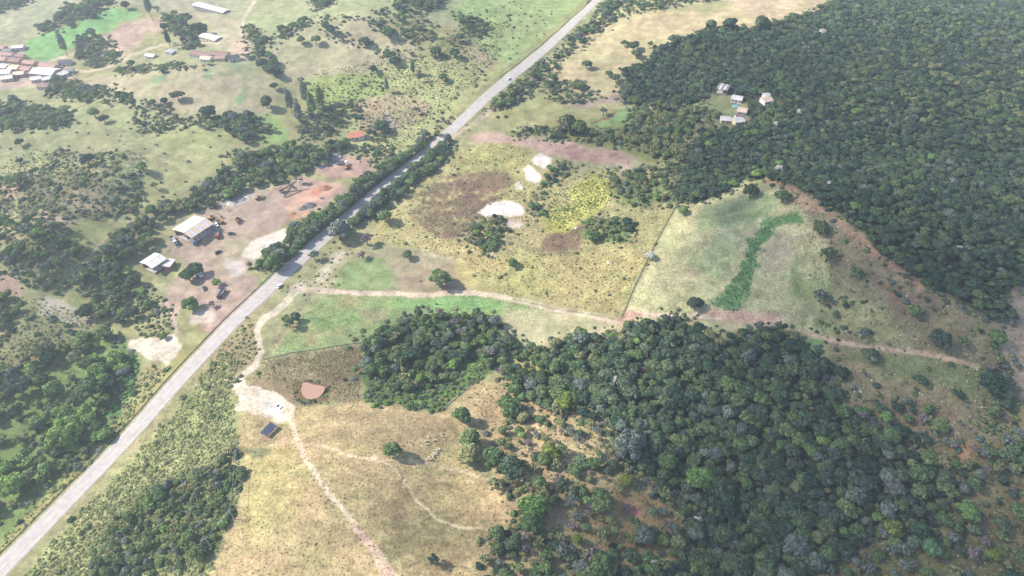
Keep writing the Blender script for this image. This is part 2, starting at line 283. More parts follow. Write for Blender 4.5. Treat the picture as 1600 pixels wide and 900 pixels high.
# --- tracks
stroke([(470, 450), (520, 456), (560, 459), (620, 460), (670, 462), (705, 458), (745, 457), (800, 467), (850, 480), (900, 490), (955, 499), (975, 500), (1000, 491), (1050, 492), (1110, 495), (1165, 499), (1215, 506)], 7, (236, 212, 186), 1, .1)
stroke([(1215, 506), (1260, 519), (1290, 530), (1360, 543), (1450, 552), (1530, 574)], 6, (222, 194, 158), 1, .2)
stroke([(800, 466), (850, 479), (900, 489), (960, 498)], 2.4, (170, 168, 124), 1, .3)
paint([(965, 498), (975, 484), (1000, 482), (1010, 490), (985, 500), (972, 506)], (222, 184, 156), 2, .2)
paint([(1090, 490), (1160, 480), (1205, 488), (1230, 500), (1225, 510), (1150, 503)], (224, 186, 160), 3, .3)
paint([(1180, 500), (1220, 500), (1240, 512), (1190, 508)], (238, 210, 186), 2, .3)
stroke([(445, 636), (458, 665), (465, 692), (480, 722), (505, 758), (530, 790), (550, 815)], 7, (246, 222, 190), 1, .15)
stroke([(550, 815), (572, 845), (592, 872), (612, 905), (640, 960)], 10, (240, 205, 175), 1, .1, 1, .35, 26)
stroke([(568, 850), (585, 880), (600, 910), (615, 960)], 3, (205, 185, 125), 1, .3)
stroke([(500, 695), (560, 715), (602, 722), (630, 750), (648, 780), (680, 810), (720, 823), (764, 828)], 3, (242, 218, 178), 1, .1)
stroke([(560, 715), (640, 719), (700, 731), (762, 748)], 3.4, (240, 214, 172), 1, .1, .8)
stroke([(745, 838), (775, 858)], 3, (232, 204, 160), 1, .1)
stroke([(420, 695), (465, 692), (500, 695)], 2, (214, 190, 150), 1, .1)
for x0, y0, x1, y1 in ((105, 405, 118, 440), (112, 440, 96, 478), (118, 425, 150, 385), (150, 385, 168, 368), (0, 523, 30, 512), (245, 245, 265, 255), (200, 245, 250, 242)):
    stroke([(x0, y0), ((x0+x1)/2+2, (y0+y1)/2), (x1, y1)], 2.2, (216, 196, 158), 1, .2, .9)
stroke([(20, 92), (50, 97), (80, 102), (104, 108), (126, 112), (165, 107), (190, 97), (205, 87), (232, 75), (262, 70)], 2.6, (214, 202, 172), 1, .1)
stroke([(70, 98), (92, 90), (120, 85)], 3, (214, 200, 172), 1, .1)
stroke([(0, 42), (20, 32)], 2.5, (214, 200, 172), 1, .1)
stroke([(375, 60), (382, 30), (392, 12), (400, 0)], 3.5, (214, 200, 170), 1, .2)
paint([(362, 72), (380, 62), (390, 85), (378, 98), (362, 90)], (214, 190, 162), 3, .3)
paint([(305, 60), (318, 57), (346, 62), (344, 68), (310, 68)], (218, 205, 180), 2, .2)
paint([(-60, 78), (40, 72), (40, 80), (24, 90), (60, 98), (118, 112), (116, 124), (80, 140), (60, 138), (-60, 138)], (205, 180, 162), 2, .2)
# verge strips and the dry edge of the road
ROADPX = [(-70, 962), (-8, 900), (48, 843), (101, 787), (153, 732), (207, 675), (272, 602), (320, 550), (368, 500), (412, 458), (450, 422), (503, 372), (550, 336), (610, 284), (675, 230), (709, 200), (763, 150), (800, 118), (838, 87), (875, 55), (920, 13), (950, -14), (990, -48), (1060, -100)]
stroke([(p[0]-17, p[1]-12) for p in ROADPX[:8]], 16, (176, 172, 108), 2, .3)
stroke([(p[0]+15, p[1]+12) for p in ROADPX[:8]], 12, (176, 168, 122), 2, .3)
stroke([(p[0]-9, p[1]-8) for p in ROADPX[13:]], 6, (168, 168, 112), 2, .3)
stroke([(p[0]+8, p[1]+9) for p in ROADPX[13:]], 9, (160, 164, 112), 2, .3)
stroke([(690, 228), (740, 192), (800, 150), (840, 110), (880, 70)], 5, (196, 178, 150), 2, .4)
_g = LAND.mean(2, keepdims=True)
LAND = _g+(LAND-_g)*.92
_k = np.clip((NF-.5)*1.7, -.45, .45)[..., None]; _k2 = np.clip((NB-.48)*1.5, -.4, .4)[..., None]
LAND = LAND*(1-_k*.38)*np.concatenate([1+_k2*.17, 1-_k2*.02, 1+_k2*.12], 2)
LAND = np.clip(LAND, .02, .9)
print('land', round(time.time()-T0, 1))

# ------------------------------------------------------------------ mesh and material helpers
def mesh(name, verts, faces, mats=(), mi=None, smooth=False):
    me = bpy.data.meshes.new(name); me.from_pydata([tuple(v) for v in verts], [], [tuple(f) for f in faces])
    for m in mats: me.materials.append(m)
    if mi is not None: me.polygons.foreach_set('material_index', mi)
    if smooth: me.polygons.foreach_set('use_smooth', [True]*len(me.polygons))
    me.update(); return me
def link(name, me, parent=None, loc=(0, 0, 0), rz=0.0, sc=None):
    o = bpy.data.objects.new(name, me); COL.objects.link(o)
    o.location = loc; o.rotation_euler = (0, 0, rz)
    if sc is not None: o.scale = sc
    if parent is not None: o.parent = parent
    return o
def tag(o, label=None, cat=None, group=None, kind=None):
    if label: o['label'] = label
    if cat: o['category'] = cat
    if group: o['group'] = group
    if kind: o['kind'] = kind
    return o
def empty(name, loc, rz, label, cat, group=None):
    return tag(link(name, None, None, loc, rz), label, cat, group)
def copy_tree(o, parent=None):
    c = o.copy(); COL.objects.link(c); c.parent = parent
    for ch in o.children:
        copy_tree(ch, c)
    return c
def mat(name, col, rough=.85, metal=0.0, noise=0.0, nscale=3.0, col2=None, spec=.3, bump=0.0):
    m = bpy.data.materials.new(name); m.use_nodes = True; n = m.node_tree; b = n.nodes['Principled BSDF']
    b.inputs['Roughness'].default_value = rough; b.inputs['Metallic'].default_value = metal
    b.inputs['Specular IOR Level'].default_value = spec
    c = (*col, 1); b.inputs['Base Color'].default_value = c
    if noise > 0:
        tc = n.nodes.new('ShaderNodeTexCoord'); no = n.nodes.new('ShaderNodeTexNoise'); no.inputs['Scale'].default_value = nscale
        no.inputs['Detail'].default_value = 5; n.links.new(tc.outputs['Object'], no.inputs['Vector'])
        rp = n.nodes.new('ShaderNodeValToRGB'); c2 = col2 if col2 else tuple(x*(1-noise) for x in col)
        rp.color_ramp.elements[0].position = .35; rp.color_ramp.elements[1].position = .65
        rp.color_ramp.elements[0].color = (*c2, 1); rp.color_ramp.elements[1].color = c
        n.links.new(no.outputs[0], rp.inputs[0]); n.links.new(rp.outputs[0], b.inputs['Base Color'])
        if bump:
            bp = n.nodes.new('ShaderNodeBump'); bp.inputs['Distance'].default_value = bump; n.links.new(no.outputs[0], bp.inputs['Height']); n.links.new(bp.outputs[0], b.inputs['Normal'])
    return m
class MB:
    def __init__(s): s.v = []; s.f = []
    def box(s, c, d, rz=0.0, rx=0.0):
        i = len(s.v); M = Matrix.Rotation(rz, 3, 'Z') @ Matrix.Rotation(rx, 3, 'X')
        for z in (-.5, .5):
            for x, y in ((-.5, -.5), (.5, -.5), (.5, .5), (-.5, .5)):
                s.v.append(tuple(M @ Vector((x*d[0], y*d[1], z*d[2]))+Vector(c)))
        s.f += [(i, i+3, i+2, i+1), (i+4, i+5, i+6, i+7)]+[(i+k, i+(k+1) % 4, i+4+(k+1) % 4, i+4+k) for k in range(4)]
        return s
    def tube(s, pts, rad, n=6):
        i = len(s.v); rad = rad if isinstance(rad, (list, tuple)) else [rad]*len(pts); P = [Vector(p) for p in pts]
        for k, p in enumerate(P):
            d = (P[min(k+1, len(P)-1)]-P[max(k-1, 0)]).normalized()
            a = d.orthogonal().normalized() if abs(d.z) < .9 else d.cross(Vector((0, 1, 0))).normalized(); b = d.cross(a)
            for j in range(n):
                t = 2*math.pi*j/n; s.v.append(tuple(p+(a*math.cos(t)+b*math.sin(t))*rad[k]))
        for k in range(len(P)-1):
            for j in range(n):
                s.f.append((i+k*n+j, i+k*n+(j+1) % n, i+(k+1)*n+(j+1) % n, i+(k+1)*n+j))
        s.f.append(tuple(i+j for j in range(n))[::-1]); s.f.append(tuple(i+(len(P)-1)*n+j for j in range(n)))
        return s
    def slab(s, quad, t):      # thick sheet under a quad (4 corners, top surface)
        i = len(s.v); Q = [Vector(q) for q in quad]
        s.v += [tuple(q) for q in Q]+[tuple(q-Vector((0, 0, t))) for q in Q]
        s.f += [(i, i+1, i+2, i+3), (i+7, i+6, i+5, i+4)]+[(i+k, i+4+k, i+4+(k+1) % 4, i+(k+1) % 4) for k in range(4)]
        return s
    def loft(s, rings):
        i = len(s.v); n = len(rings[0])
        for r in rings: s.v += [tuple(p) for p in r]
        for k in range(len(rings)-1):
            for j in range(n): s.f.append((i+k*n+j, i+k*n+(j+1) % n, i+(k+1)*n+(j+1) % n, i+(k+1)*n+j))
        s.f.append(tuple(i+j for j in range(n))[::-1]); s.f.append(tuple(i+(len(rings)-1)*n+j for j in range(n)))
        return s
    def mesh(s, name, m, smooth=False): return mesh(name, s.v, s.f, (m,), None, smooth)
    def build(s, name, m, parent=None, smooth=False): return link(name, s.mesh(name, m, smooth), parent)

# ------------------------------------------------------------------ ground sheet
def ground_material():
    m = bpy.data.materials.new('ground'); m.use_nodes = True; n = m.node_tree; b = n.nodes['Principled BSDF']; L = n.links.new
    b.inputs['Roughness'].default_value = .95; b.inputs['Specular IOR Level'].default_value = .1
    at = n.nodes.new('ShaderNodeAttribute'); at.attribute_name = 'land'
    fi = n.nodes.new('ShaderNodeAttribute'); fi.attribute_name = 'fine'
    sp = n.nodes.new('ShaderNodeSeparateColor'); L(fi.outputs['Color'], sp.inputs[0])
    tc = n.nodes.new('ShaderNodeTexCoord')
    def noise(scale, det=4, rough=.6, vec=None):
        x = n.nodes.new('ShaderNodeTexNoise'); x.inputs['Scale'].default_value = scale; x.inputs['Detail'].default_value = det; x.inputs['Roughness'].default_value = rough
        L(vec if vec else tc.outputs['Object'], x.inputs['Vector']); return x.outputs[0]
    def math_(op, a, bb):
        x = n.nodes.new('ShaderNodeMath'); x.operation = op
        for k, v in enumerate((a, bb)):
            if isinstance(v, (int, float)): x.inputs[k].default_value = v
            else: L(v, x.inputs[k])
        return x.outputs[0]
    def rng(v, a, bb, c, d):
        x = n.nodes.new('ShaderNodeMapRange'); x.inputs[1].default_value = a; x.inputs[2].default_value = bb; x.inputs[3].default_value = c; x.inputs[4].default_value = d
        L(v, x.inputs[0]); return x.outputs[0]
    fine = rng(noise(.9, 5, .7), .3, .7, .38, 1.62)
    mid = rng(noise(.14, 4, .6), .3, .7, .74, 1.26)
    big = rng(noise(.03, 3, .5), .3, .7, .90, 1.10)
    f1 = math_('ADD', math_('MULTIPLY', math_('SUBTRACT', fine, 1.0), sp.outputs[0]), 1.0)
    tot = math_('MULTIPLY', math_('MULTIPLY', f1, mid), big)
    # scattered darker tussocks
    tus = rng(noise(.45, 3, .75), .585, .66, 0, 1)
    tus = math_('MULTIPLY', tus, math_('MULTIPLY', sp.outputs[1], rng(noise(.05, 2), .38, .6, .25, 1)))
    # faint mown streaks where asked
    mp = n.nodes.new('ShaderNodeMapping'); mp.inputs['Rotation'].default_value = (0, 0, R(62)); mp.inputs['Scale'].default_value = (1, .12, 1)
    L(tc.outputs['Object'], mp.inputs[0]); row = rng(noise(.8, 3, .6, mp.outputs[0]), .35, .65, -.22, .22)
    tot = math_('ADD', tot, math_('MULTIPLY', row, sp.outputs[2]))
    mul = n.nodes.new('ShaderNodeMix'); mul.data_type = 'RGBA'; mul.blend_type = 'MULTIPLY'; mul.inputs['Factor'].default_value = 1
    cc = n.nodes.new('ShaderNodeCombineColor')
    for k in range(3): L(tot, cc.inputs[k])
    L(at.outputs['Color'], mul.inputs['A']); L(cc.outputs[0], mul.inputs['B'])
    mx = n.nodes.new('ShaderNodeMix'); mx.data_type = 'RGBA'; mx.inputs['B'].default_value = (.10, .105, .05, 1)
    L(math_('MULTIPLY', tus, .75), mx.inputs['Factor']); L(mul.outputs['Result'], mx.inputs['A'])
    L(mx.outputs['Result'], b.inputs['Base Color'])
    bp = n.nodes.new('ShaderNodeBump'); bp.inputs['Distance'].default_value = .35; bp.inputs['Strength'].default_value = .7
    L(math_('ADD', math_('MULTIPLY', noise(.9, 5, .7), sp.outputs[0]), math_('MULTIPLY', tus, .8)), bp.inputs['Height']); L(bp.outputs[0], b.inputs['Normal'])
    return m
def sample(A, px, py):
    x = np.clip(px-RX0, 0, NWX-1.01); y = np.clip(py-RY0, 0, NWY-1.01); xi = x.astype(int); yi = y.astype(int); fx = (x-xi); fy = (y-yi)
    if A.ndim == 3: fx = fx[..., None]; fy = fy[..., None]
    return (A[yi, xi]*(1-fx)+A[yi, xi+1]*fx)*(1-fy)+(A[yi+1, xi]*(1-fx)+A[yi+1, xi+1]*fx)*fy
pys = np.concatenate([np.arange(1010, -130, -1.55)])
ys_ = flat(np.full(pys.shape, 800.), pys)[1]
near = np.array([-9000, -4000, -1800, -800, -350, -120, -20, 40, 70, 90.]); near = near[near < ys_[0]-4]
far = [ys_[-1]]
while far[-1] < 9000: far.append(far[-1]*1.06+4)
YS = np.concatenate([near, ys_, far[1:]])
u = np.arange(-960, 961, 2.05)/F
ext = [u[-1]]
while ext[-1] < 8.5: ext.append(ext[-1]*1.10+.01)
U = np.concatenate([-np.array(ext[1:])[::-1], u, np.array(ext[1:])])
dep = np.clip(YS*CP+CAM_H*SP, flat(800., 1010.)[1]*CP+CAM_H*SP, 1100)
GX = U[None, :]*dep[:, None]; GY = np.repeat(YS[:, None], len(U), 1); GZ = H(GX, GY)
nr, nc = GX.shape
me = bpy.data.meshes.new('ground'); me.vertices.add(nr*nc)
me.vertices.foreach_set('co', np.stack([GX, GY, GZ], -1).astype(np.float32).ravel())
i0 = (np.arange(nr-1)[:, None]*nc+np.arange(nc-1)[None, :]).ravel()
q = np.stack([i0, i0+1, i0+nc+1, i0+nc], -1).astype(np.int32)
me.loops.add(q.size); me.loops.foreach_set('vertex_index', q.ravel()); me.polygons.add(len(q))
me.polygons.foreach_set('loop_start', np.arange(0, q.size, 4, dtype=np.int32)); me.polygons.foreach_set('loop_total', np.full(len(q), 4, np.int32))
me.polygons.foreach_set('use_smooth', np.ones(len(q), bool)); me.update()
gpx, gpy, _ = proj(GX.ravel(), GY.ravel(), GZ.ravel())
back = (GY.ravel()*CP-(GZ.ravel()-CAM_H)*SP) < 60
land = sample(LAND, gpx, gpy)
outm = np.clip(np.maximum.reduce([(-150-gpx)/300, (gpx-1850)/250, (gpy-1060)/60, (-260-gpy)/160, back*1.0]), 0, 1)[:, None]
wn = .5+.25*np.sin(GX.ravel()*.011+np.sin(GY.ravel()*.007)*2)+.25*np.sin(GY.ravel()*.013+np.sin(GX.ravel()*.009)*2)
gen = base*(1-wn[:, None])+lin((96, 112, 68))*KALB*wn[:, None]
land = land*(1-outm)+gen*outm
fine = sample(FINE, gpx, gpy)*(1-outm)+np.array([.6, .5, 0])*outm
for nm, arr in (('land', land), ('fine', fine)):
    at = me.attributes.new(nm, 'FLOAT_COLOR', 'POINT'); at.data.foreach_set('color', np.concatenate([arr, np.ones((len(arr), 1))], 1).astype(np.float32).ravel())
me.materials.append(ground_material())
tag(link('ground', me), kind='structure')
print('ground', nr, nc, round(time.time()-T0, 1))

# ------------------------------------------------------------------ road
def resample(pts, step):
    P = [Vector(p) for p in pts]; out = []
    # Catmull-Rom
    for i in range(len(P)-1):
        p0, p1, p2, p3 = P[max(i-1, 0)], P[i], P[i+1], P[min(i+2, len(P)-1)]
        n = max(2, int((p2-p1).length/step))
        for k in range(n):
            t = k/n; out.append(.5*((2*p1)+(p2-p0)*t+(2*p0-5*p1+4*p2-p3)*t*t+(3*p1-p0-3*p2+p3)*t**3))
    out.append(P[-1]); return out
RC = resample([WV(*p).xy for p in ROADPX], 3.0)
for _ in range(60): RC = [RC[0]]+[(RC[i-1]+RC[i]*2+RC[i+1])/4 for i in range(1, len(RC)-1)]+[RC[-1]]
def strip(name, line, o1, o2, lift, m, kind='structure', seg=None, cross=3, thick=0):
    V, Fc = [], []
    n = len(line)
    for i, p in enumerate(line):
        d = (line[min(i+1, n-1)]-line[max(i-1, 0)]).normalized(); nn = Vector((d.y, -d.x))
        for k in range(cross+1):
            o = o1+(o2-o1)*k/cross; q = p+nn*o; V.append((q.x, q.y, HZ(q.x, q.y)+lift))
    c = cross+1
    for i in range(n-1):
        if seg and not seg(i): continue
        for k in range(cross): Fc.append((i*c+k, i*c+k+1, (i+1)*c+k+1, (i+1)*c+k))
    ob = link(name, mesh(name, V, Fc, (m,), None, True)); tag(ob, kind=kind); return ob
def road_mat():
    m = mat('asphalt', (.365, .335, .32), .9, 0, .2, .35, (.28, .255, .245), .15)
    return m
M_road = road_mat(); M_line = mat('road_paint', (.56, .54, .50), .8, 0, .45, .6, (.36, .34, .32)); M_yel = mat('yellow_paint', (.48, .40, .26), .8, 0, .4, .7, (.36, .32, .28))
M_shoulder = mat('shoulder_gravel', (.34, .31, .26), .95, 0, .35, .8); M_dark_strip = mat('dark_strip', (.05, .055, .035), .95, 0, .4, .5)
M_track = mat('wheel_track', (.27, .245, .24), .85, 0, .2, .25, (.345, .315, .305), .2)
strip('road_shoulder', RC, -4.9, 4.9, .07, M_shoulder)
strip('road', RC, -4.2, 4.2, .12, M_road)
for o in (-2.6, -1.1, .95, 2.4): strip('wheel_track', RC, o-.28, o+.28, .126, M_track, cross=1)
strip('edge_line', RC, -3.62, -3.46, .132, M_line, cross=1); strip('edge_line', RC, 3.46, 3.62, .132, M_line, cross=1)
strip('centre_line', RC, -.1, .1, .132, M_yel, cross=1, seg=lambda i: (i//2) % 3 != 2)
strip('dark_edge_strip', RC, -7.0, -6.0, .05, M_dark_strip, cross=1, seg=lambda i: not (118 < i < 152))  # flat dark olive strip along the left of the road
print('road', len(RC), round(time.time()-T0, 1))

# ------------------------------------------------------------------ foliage
def leaf_mat(name, cols, isl=.5, trans=.25):
    m = bpy.data.materials.new(name); m.use_nodes = True; n = m.node_tree; L = n.links.new
    n.nodes.remove(n.nodes['Principled BSDF']); out = n.nodes['Material Output']
    oi = n.nodes.new('ShaderNodeObjectInfo'); rp = n.nodes.new('ShaderNodeValToRGB'); L(oi.outputs['Random'], rp.inputs[0])
    el = rp.color_ramp.elements
    while len(el) < len(cols): el.new(.5)
    for i, c in enumerate(cols): el[i].position = i/(len(cols)-1); el[i].color = (*c, 1)
    ge = n.nodes.new('ShaderNodeNewGeometry'); mr = n.nodes.new('ShaderNodeMapRange'); mr.inputs[3].default_value = 1-isl; mr.inputs[4].default_value = 1+isl
    L(ge.outputs['Random Per Island'], mr.inputs[0])
    mu = n.nodes.new('ShaderNodeVectorMath'); mu.operation = 'SCALE'; L(rp.outputs[0], mu.inputs[0]); L(mr.outputs[0], mu.inputs['Scale'])
    d = n.nodes.new('ShaderNodeBsdfDiffuse'); t = n.nodes.new('ShaderNodeBsdfTranslucent'); mx = n.nodes.new('ShaderNodeMixShader'); mx.inputs[0].default_value = trans
    L(mu.outputs[0], d.inputs[0]); L(mu.outputs[0], t.inputs[0]); L(d.outputs[0], mx.inputs[1]); L(t.outputs[0], mx.inputs[2]); L(mx.outputs[0], out.inputs[0])
    return m
LM = {
 'dark': leaf_mat('leaf_dark', [(0.036, 0.070, 0.052), (0.058, 0.102, 0.064), (0.090, 0.140, 0.076), (0.074, 0.104, 0.088), (0.125, 0.165, 0.078)]),
 'mid': leaf_mat('leaf_mid', [(0.098, 0.159, 0.076), (0.122, 0.189, 0.078), (0.152, 0.213, 0.088), (0.116, 0.159, 0.104)]),
 'olive': leaf_mat('leaf_olive', [(0.244, 0.256, 0.122), (0.201, 0.232, 0.110), (0.275, 0.268, 0.134), (0.183, 0.207, 0.116)]),
 'grey': leaf_mat('leaf_grey', [(0.152, 0.189, 0.152), (0.183, 0.213, 0.177), (0.140, 0.171, 0.152)]),
 'bright': leaf_mat('leaf_bright', [(0.152, 0.262, 0.085), (0.201, 0.305, 0.091), (0.171, 0.268, 0.104)]),
 'lime': leaf_mat('leaf_lime', [(.19, .23, .05), (.15, .21, .045), (.21, .23, .07)]),
 'emerald': leaf_mat('leaf_emerald', [(.09, .19, .09), (.13, .23, .11)]),
 'hay': leaf_mat('leaf_hay', [(.40, .36, .20), (.34, .33, .17), (.44, .39, .24), (.30, .31, .15)], .3),
 'sward': leaf_mat('leaf_sward', [(0.317, 0.354, 0.159), (0.268, 0.317, 0.134), (0.378, 0.390, 0.195)], .35),
 'bare': leaf_mat('twig_grey', [(.17, .14, .14), (.20, .17, .16), (.14, .12, .13)], .3, 0),
 'white': leaf_mat('blossom_white', [(.62, .60, .55), (.55, .54, .50)], .25),
 'straw': leaf_mat('straw', [(.30, .27, .155), (.26, .25, .135), (.34, .30, .18), (.22, .22, .12)]),
}
M_trunk = mat('bark', (.12, .10, .08), .95, 0, .4, 2.0); M_bark2 = mat('pale_bark', (.30, .27, .24), .9, 0, .4, 2.0)
def ico(sub=1):
    bm = bmesh.new(); bmesh.ops.create_icosphere(bm, subdivisions=sub, radius=1); v = np.array([x.co[:] for x in bm.verts]); f = [[y.index for y in x.verts] for x in bm.faces]; bm.free(); return v, f
ICV, ICF = ico(1)
def crown_geo(seed, nl=11, nq=620, spread=.62, lr=(.34, .52), zs=.72, z0=1.05, qs=(.09, .17), core=.80):
    r = np.random.RandomState(seed); C_, Rr = [], []
    for i in range(nl):
        a = i*2.4+r.uniform(-.4, .4); t = math.sqrt((i+.3)/nl)*spread
        C_.append((t*math.cos(a)*r.uniform(.85, 1.12), t*math.sin(a)*r.uniform(.85, 1.12), z0+zs*(.42*(1-(t/spread)**2)+r.uniform(-.22, .16)))); Rr.append(r.uniform(*lr))
    C_ = np.array(C_); Rr = np.array(Rr); V, Fc = [], []
    for c, rr in zip(C_, Rr):
        b = len(V); vv = ICV*rr*core*(1+r.uniform(-.16, .16, (len(ICV), 1)))*np.array([1, 1, zs])+c
        V += vv.tolist(); Fc += [[b+i for i in f] for f in ICF]
    n = 0; tries = 0
    while n < nq and tries < nq*6:
        tries += 1; k = r.randint(nl); d = r.normal(size=3); d /= np.linalg.norm(d)
        if d[2] < -.45: continue
        p = C_[k]+d*Rr[k]*np.array([1, 1, zs])*r.uniform(.86, 1.10)
        dd = np.linalg.norm((p-C_)/np.array([1, 1, zs]), axis=1)/Rr; dd[k] = 9
        if dd.min() < .80: continue
        nn = d+r.normal(size=3)*.42; nn /= np.linalg.norm(nn); a = np.cross(nn, r.normal(size=3)); a /= np.linalg.norm(a); bb = np.cross(nn, a)
        s = r.uniform(*qs); s2 = s*r.uniform(.6, 1); b = len(V)
        V += [(p-a*s-bb*s2*.6).tolist(), (p+a*s*.7-bb*s2).tolist(), (p+a*s+bb*s2*.5).tolist(), (p-a*s*.6+bb*s2).tolist()]; Fc.append([b, b+1, b+2, b+3]); n += 1
    return V, Fc
def trunk_mb(seed, h=1.0, r0=.075, limbs=4, lean=.08):
    r = random.Random(seed); m = MB(); top = (r.uniform(-lean, lean), r.uniform(-lean, lean), h)
    m.tube([(0, 0, -.15), (top[0]*.4, top[1]*.4, h*.5), top], [r0*1.3, r0, r0*.7], 6)
    for i in range(limbs):
        a = i*6.28/limbs+r.uniform(-.5, .5); l = r.uniform(.35, .6)
        m.tube([(top[0]*.7, top[1]*.7, h*.75), (top[0]+l*.5*math.cos(a), top[1]+l*.5*math.sin(a), h*1.05), (l*math.cos(a), l*math.sin(a), h*1.3)], [r0*.6, r0*.42, r0*.2], 5)
    return m
def bare_geo(seed):
    r = random.Random(seed); m = MB()
    def br(p, d, l, rad, lev):
        q = p+d*l; m.tube([p, p+d*l*.5+Vector((r.uniform(-1, 1), r.uniform(-1, 1), 0))*l*.06, q], [rad, rad*.8, rad*.6], 3)
        if lev == 0: return
        for _ in range(3 if lev > 1 else 4):
            nd = (d+Vector((r.uniform(-1, 1), r.uniform(-1, 1), r.uniform(-.25, .7)))*.75).normalized(); br(q, nd, l*r.uniform(.55, .8), rad*.6, lev-1)
    for i in range(5):
        a = i*1.257+r.uniform(-.3, .3); br(Vector((0, 0, .45)), Vector((math.cos(a)*.7, math.sin(a)*.7, .75)).normalized(), .42, .045, 3)
    return m
def palm_crown(seed):
    r = random.Random(seed); m = MB(); V, Fc = m.v, m.f
    for i in range(16):
        a = i*2.4+r.uniform(-.2, .2); up = r.uniform(.1, .75); pts = []
        for k in range(6):
            t = k/5; pts.append(Vector((math.cos(a)*t, math.sin(a)*t, 1.7+up*t-1.15*t*t*(1.1-up*.4))))
        sd_ = Vector((-math.sin(a), math.cos(a), 0))
        for k in range(5):
            w1, w2 = .16*math.sin(math.pi*(k+.3)/5.6), .16*math.sin(math.pi*(k+1.3)/5.8)
            for sg in (-1, 1):
                b = len(V); V += [tuple(pts[k]), tuple(pts[k]+sd_*sg*w1-Vector((0, 0, w1*.4))), tuple(pts[k+1]+sd_*sg*max(w2, .01)-Vector((0, 0, w2*.4))), tuple(pts[k+1])]; Fc.append((b, b+1, b+2, b+3))
    return m
SHAPE = {}
def addshape(key, geos, trunks): SHAPE[key] = (geos, trunks)
addshape('round', [crown_geo(s) for s in (1, 2, 3, 4)]+[crown_geo(5, 16, 620, .78, (.24, .44), .8), crown_geo(6, 7, 560, .6, (.36, .6), .65), crown_geo(7, 13, 600, .7, (.28, .5), .95), crown_geo(8, 19, 640, .85, (.2, .36), .7)], [trunk_mb(s) for s in range(1, 9)])
addshape('wide', [crown_geo(s, 14, 620, .74, (.26, .40), .55, .95) for s in (11, 12)], [trunk_mb(s, .9) for s in (11, 12)])
addshape('big', [crown_geo(s, 24, 1500, .76, (.20, .34), .95, .95, (.05, .10)) for s in (21, 22)], [trunk_mb(s, 1.0, .06) for s in (21, 22)])
addshape('shrub', [crown_geo(s, 8, 330, .6, (.3, .5), .75, .30, (.10, .2)) for s in (31, 32, 33)], [trunk_mb(s, .35, .05) for s in (31, 32, 33)])
addshape('tuft', [crown_geo(s, 4, 46, .6, (.35, .5), .8, .15, (.16, .34), .5) for s in (35, 36, 37)], [trunk_mb(s, .2, .05, 0) for s in (35, 36, 37)])
addshape('sparse', [crown_geo(s, 12, 420, .72, (.18, .30), .8, 1.0, (.06, .12), .55) for s in (41, 42)], [trunk_mb(s, 1.05, .07, 6) for s in (41, 42)])
addshape('tall', [crown_geo(s, 16, 700, .5, (.28, .46), 3.4, 2.6, (.08, .16), .45) for s in (51, 52)], [trunk_mb(s, 2.8, .07, 3, .2) for s in (51, 52)])
addshape('column', [crown_geo(s, 9, 420, .34, (.35, .55), 3.4, 2.2, (.10, .2), .8) for s in (61,)], [trunk_mb(s, 1.6, .09, 2) for s in (61,)])
addshape('blossom', [crown_geo(s, 16, 560, .72, (.16, .28), .8, 1.0, (.06, .11), .7) for s in (71,)], [trunk_mb(s, 1.05, .07, 6) for s in (71,)])
b1, b2 = bare_geo(81), bare_geo(82); addshape('bare', [(b1.v, b1.f), (b2.v, b2.f)], [trunk_mb(81, .5, .07, 0), trunk_mb(82, .5, .07, 0)])
p1, p2 = palm_crown(91), palm_crown(92); addshape('palm', [(p1.v, p1.f), (p2.v, p2.f)], [trunk_mb(91, 1.7, .06, 0), trunk_mb(92, 1.7, .06, 0)])
_mc = {}
def get_mesh(shape, leaf, k, what):     # what: crown, trunk, both
    key = (shape, leaf, k, what)
    if key not in _mc:
        (cv, cf), tb = SHAPE[shape][0][k], SHAPE[shape][1][k]
        tm = M_bark2 if leaf in ('white', 'bare') or shape == 'tall' else M_trunk
        if what == 'crown': _mc[key] = mesh('crown', cv, cf, (LM[leaf],))
        elif what == 'trunk': _mc[key] = mesh('trunk', tb.v, tb.f, (tm,))
        else:
            n = len(cv); _mc[key] = mesh('tree', list(cv)+list(tb.v), list(cf)+[[n+i for i in f] for f in tb.f], (LM[leaf], tm), [0]*len(cf)+[1]*len(tb.f))
    return _mc[key]
RT = random.Random(5)
def tree(name, x, y, r, shape, leaf, label, cat='tree', group=None, hs=None, rz=None):
    k = RT.randrange(len(SHAPE[shape][0])); hs = hs if hs else RT.uniform(.88, 1.15)
    t = empty(name, (x, y, HZ(x, y)-.05), RT.uniform(0, 6.28) if rz is None else rz, label, cat, group); e_ = RT.uniform(.86, 1.16) if shape not in ('palm', 'tall', 'column') else 1.0; t.scale = (r*e_, r/e_, r*hs)
    link('crown' if shape != 'shrub' else 'foliage', get_mesh(shape, leaf, k, 'crown'), t); link('trunk' if shape != 'shrub' else 'stem', get_mesh(shape, leaf, k, 'trunk'), t)
    return t

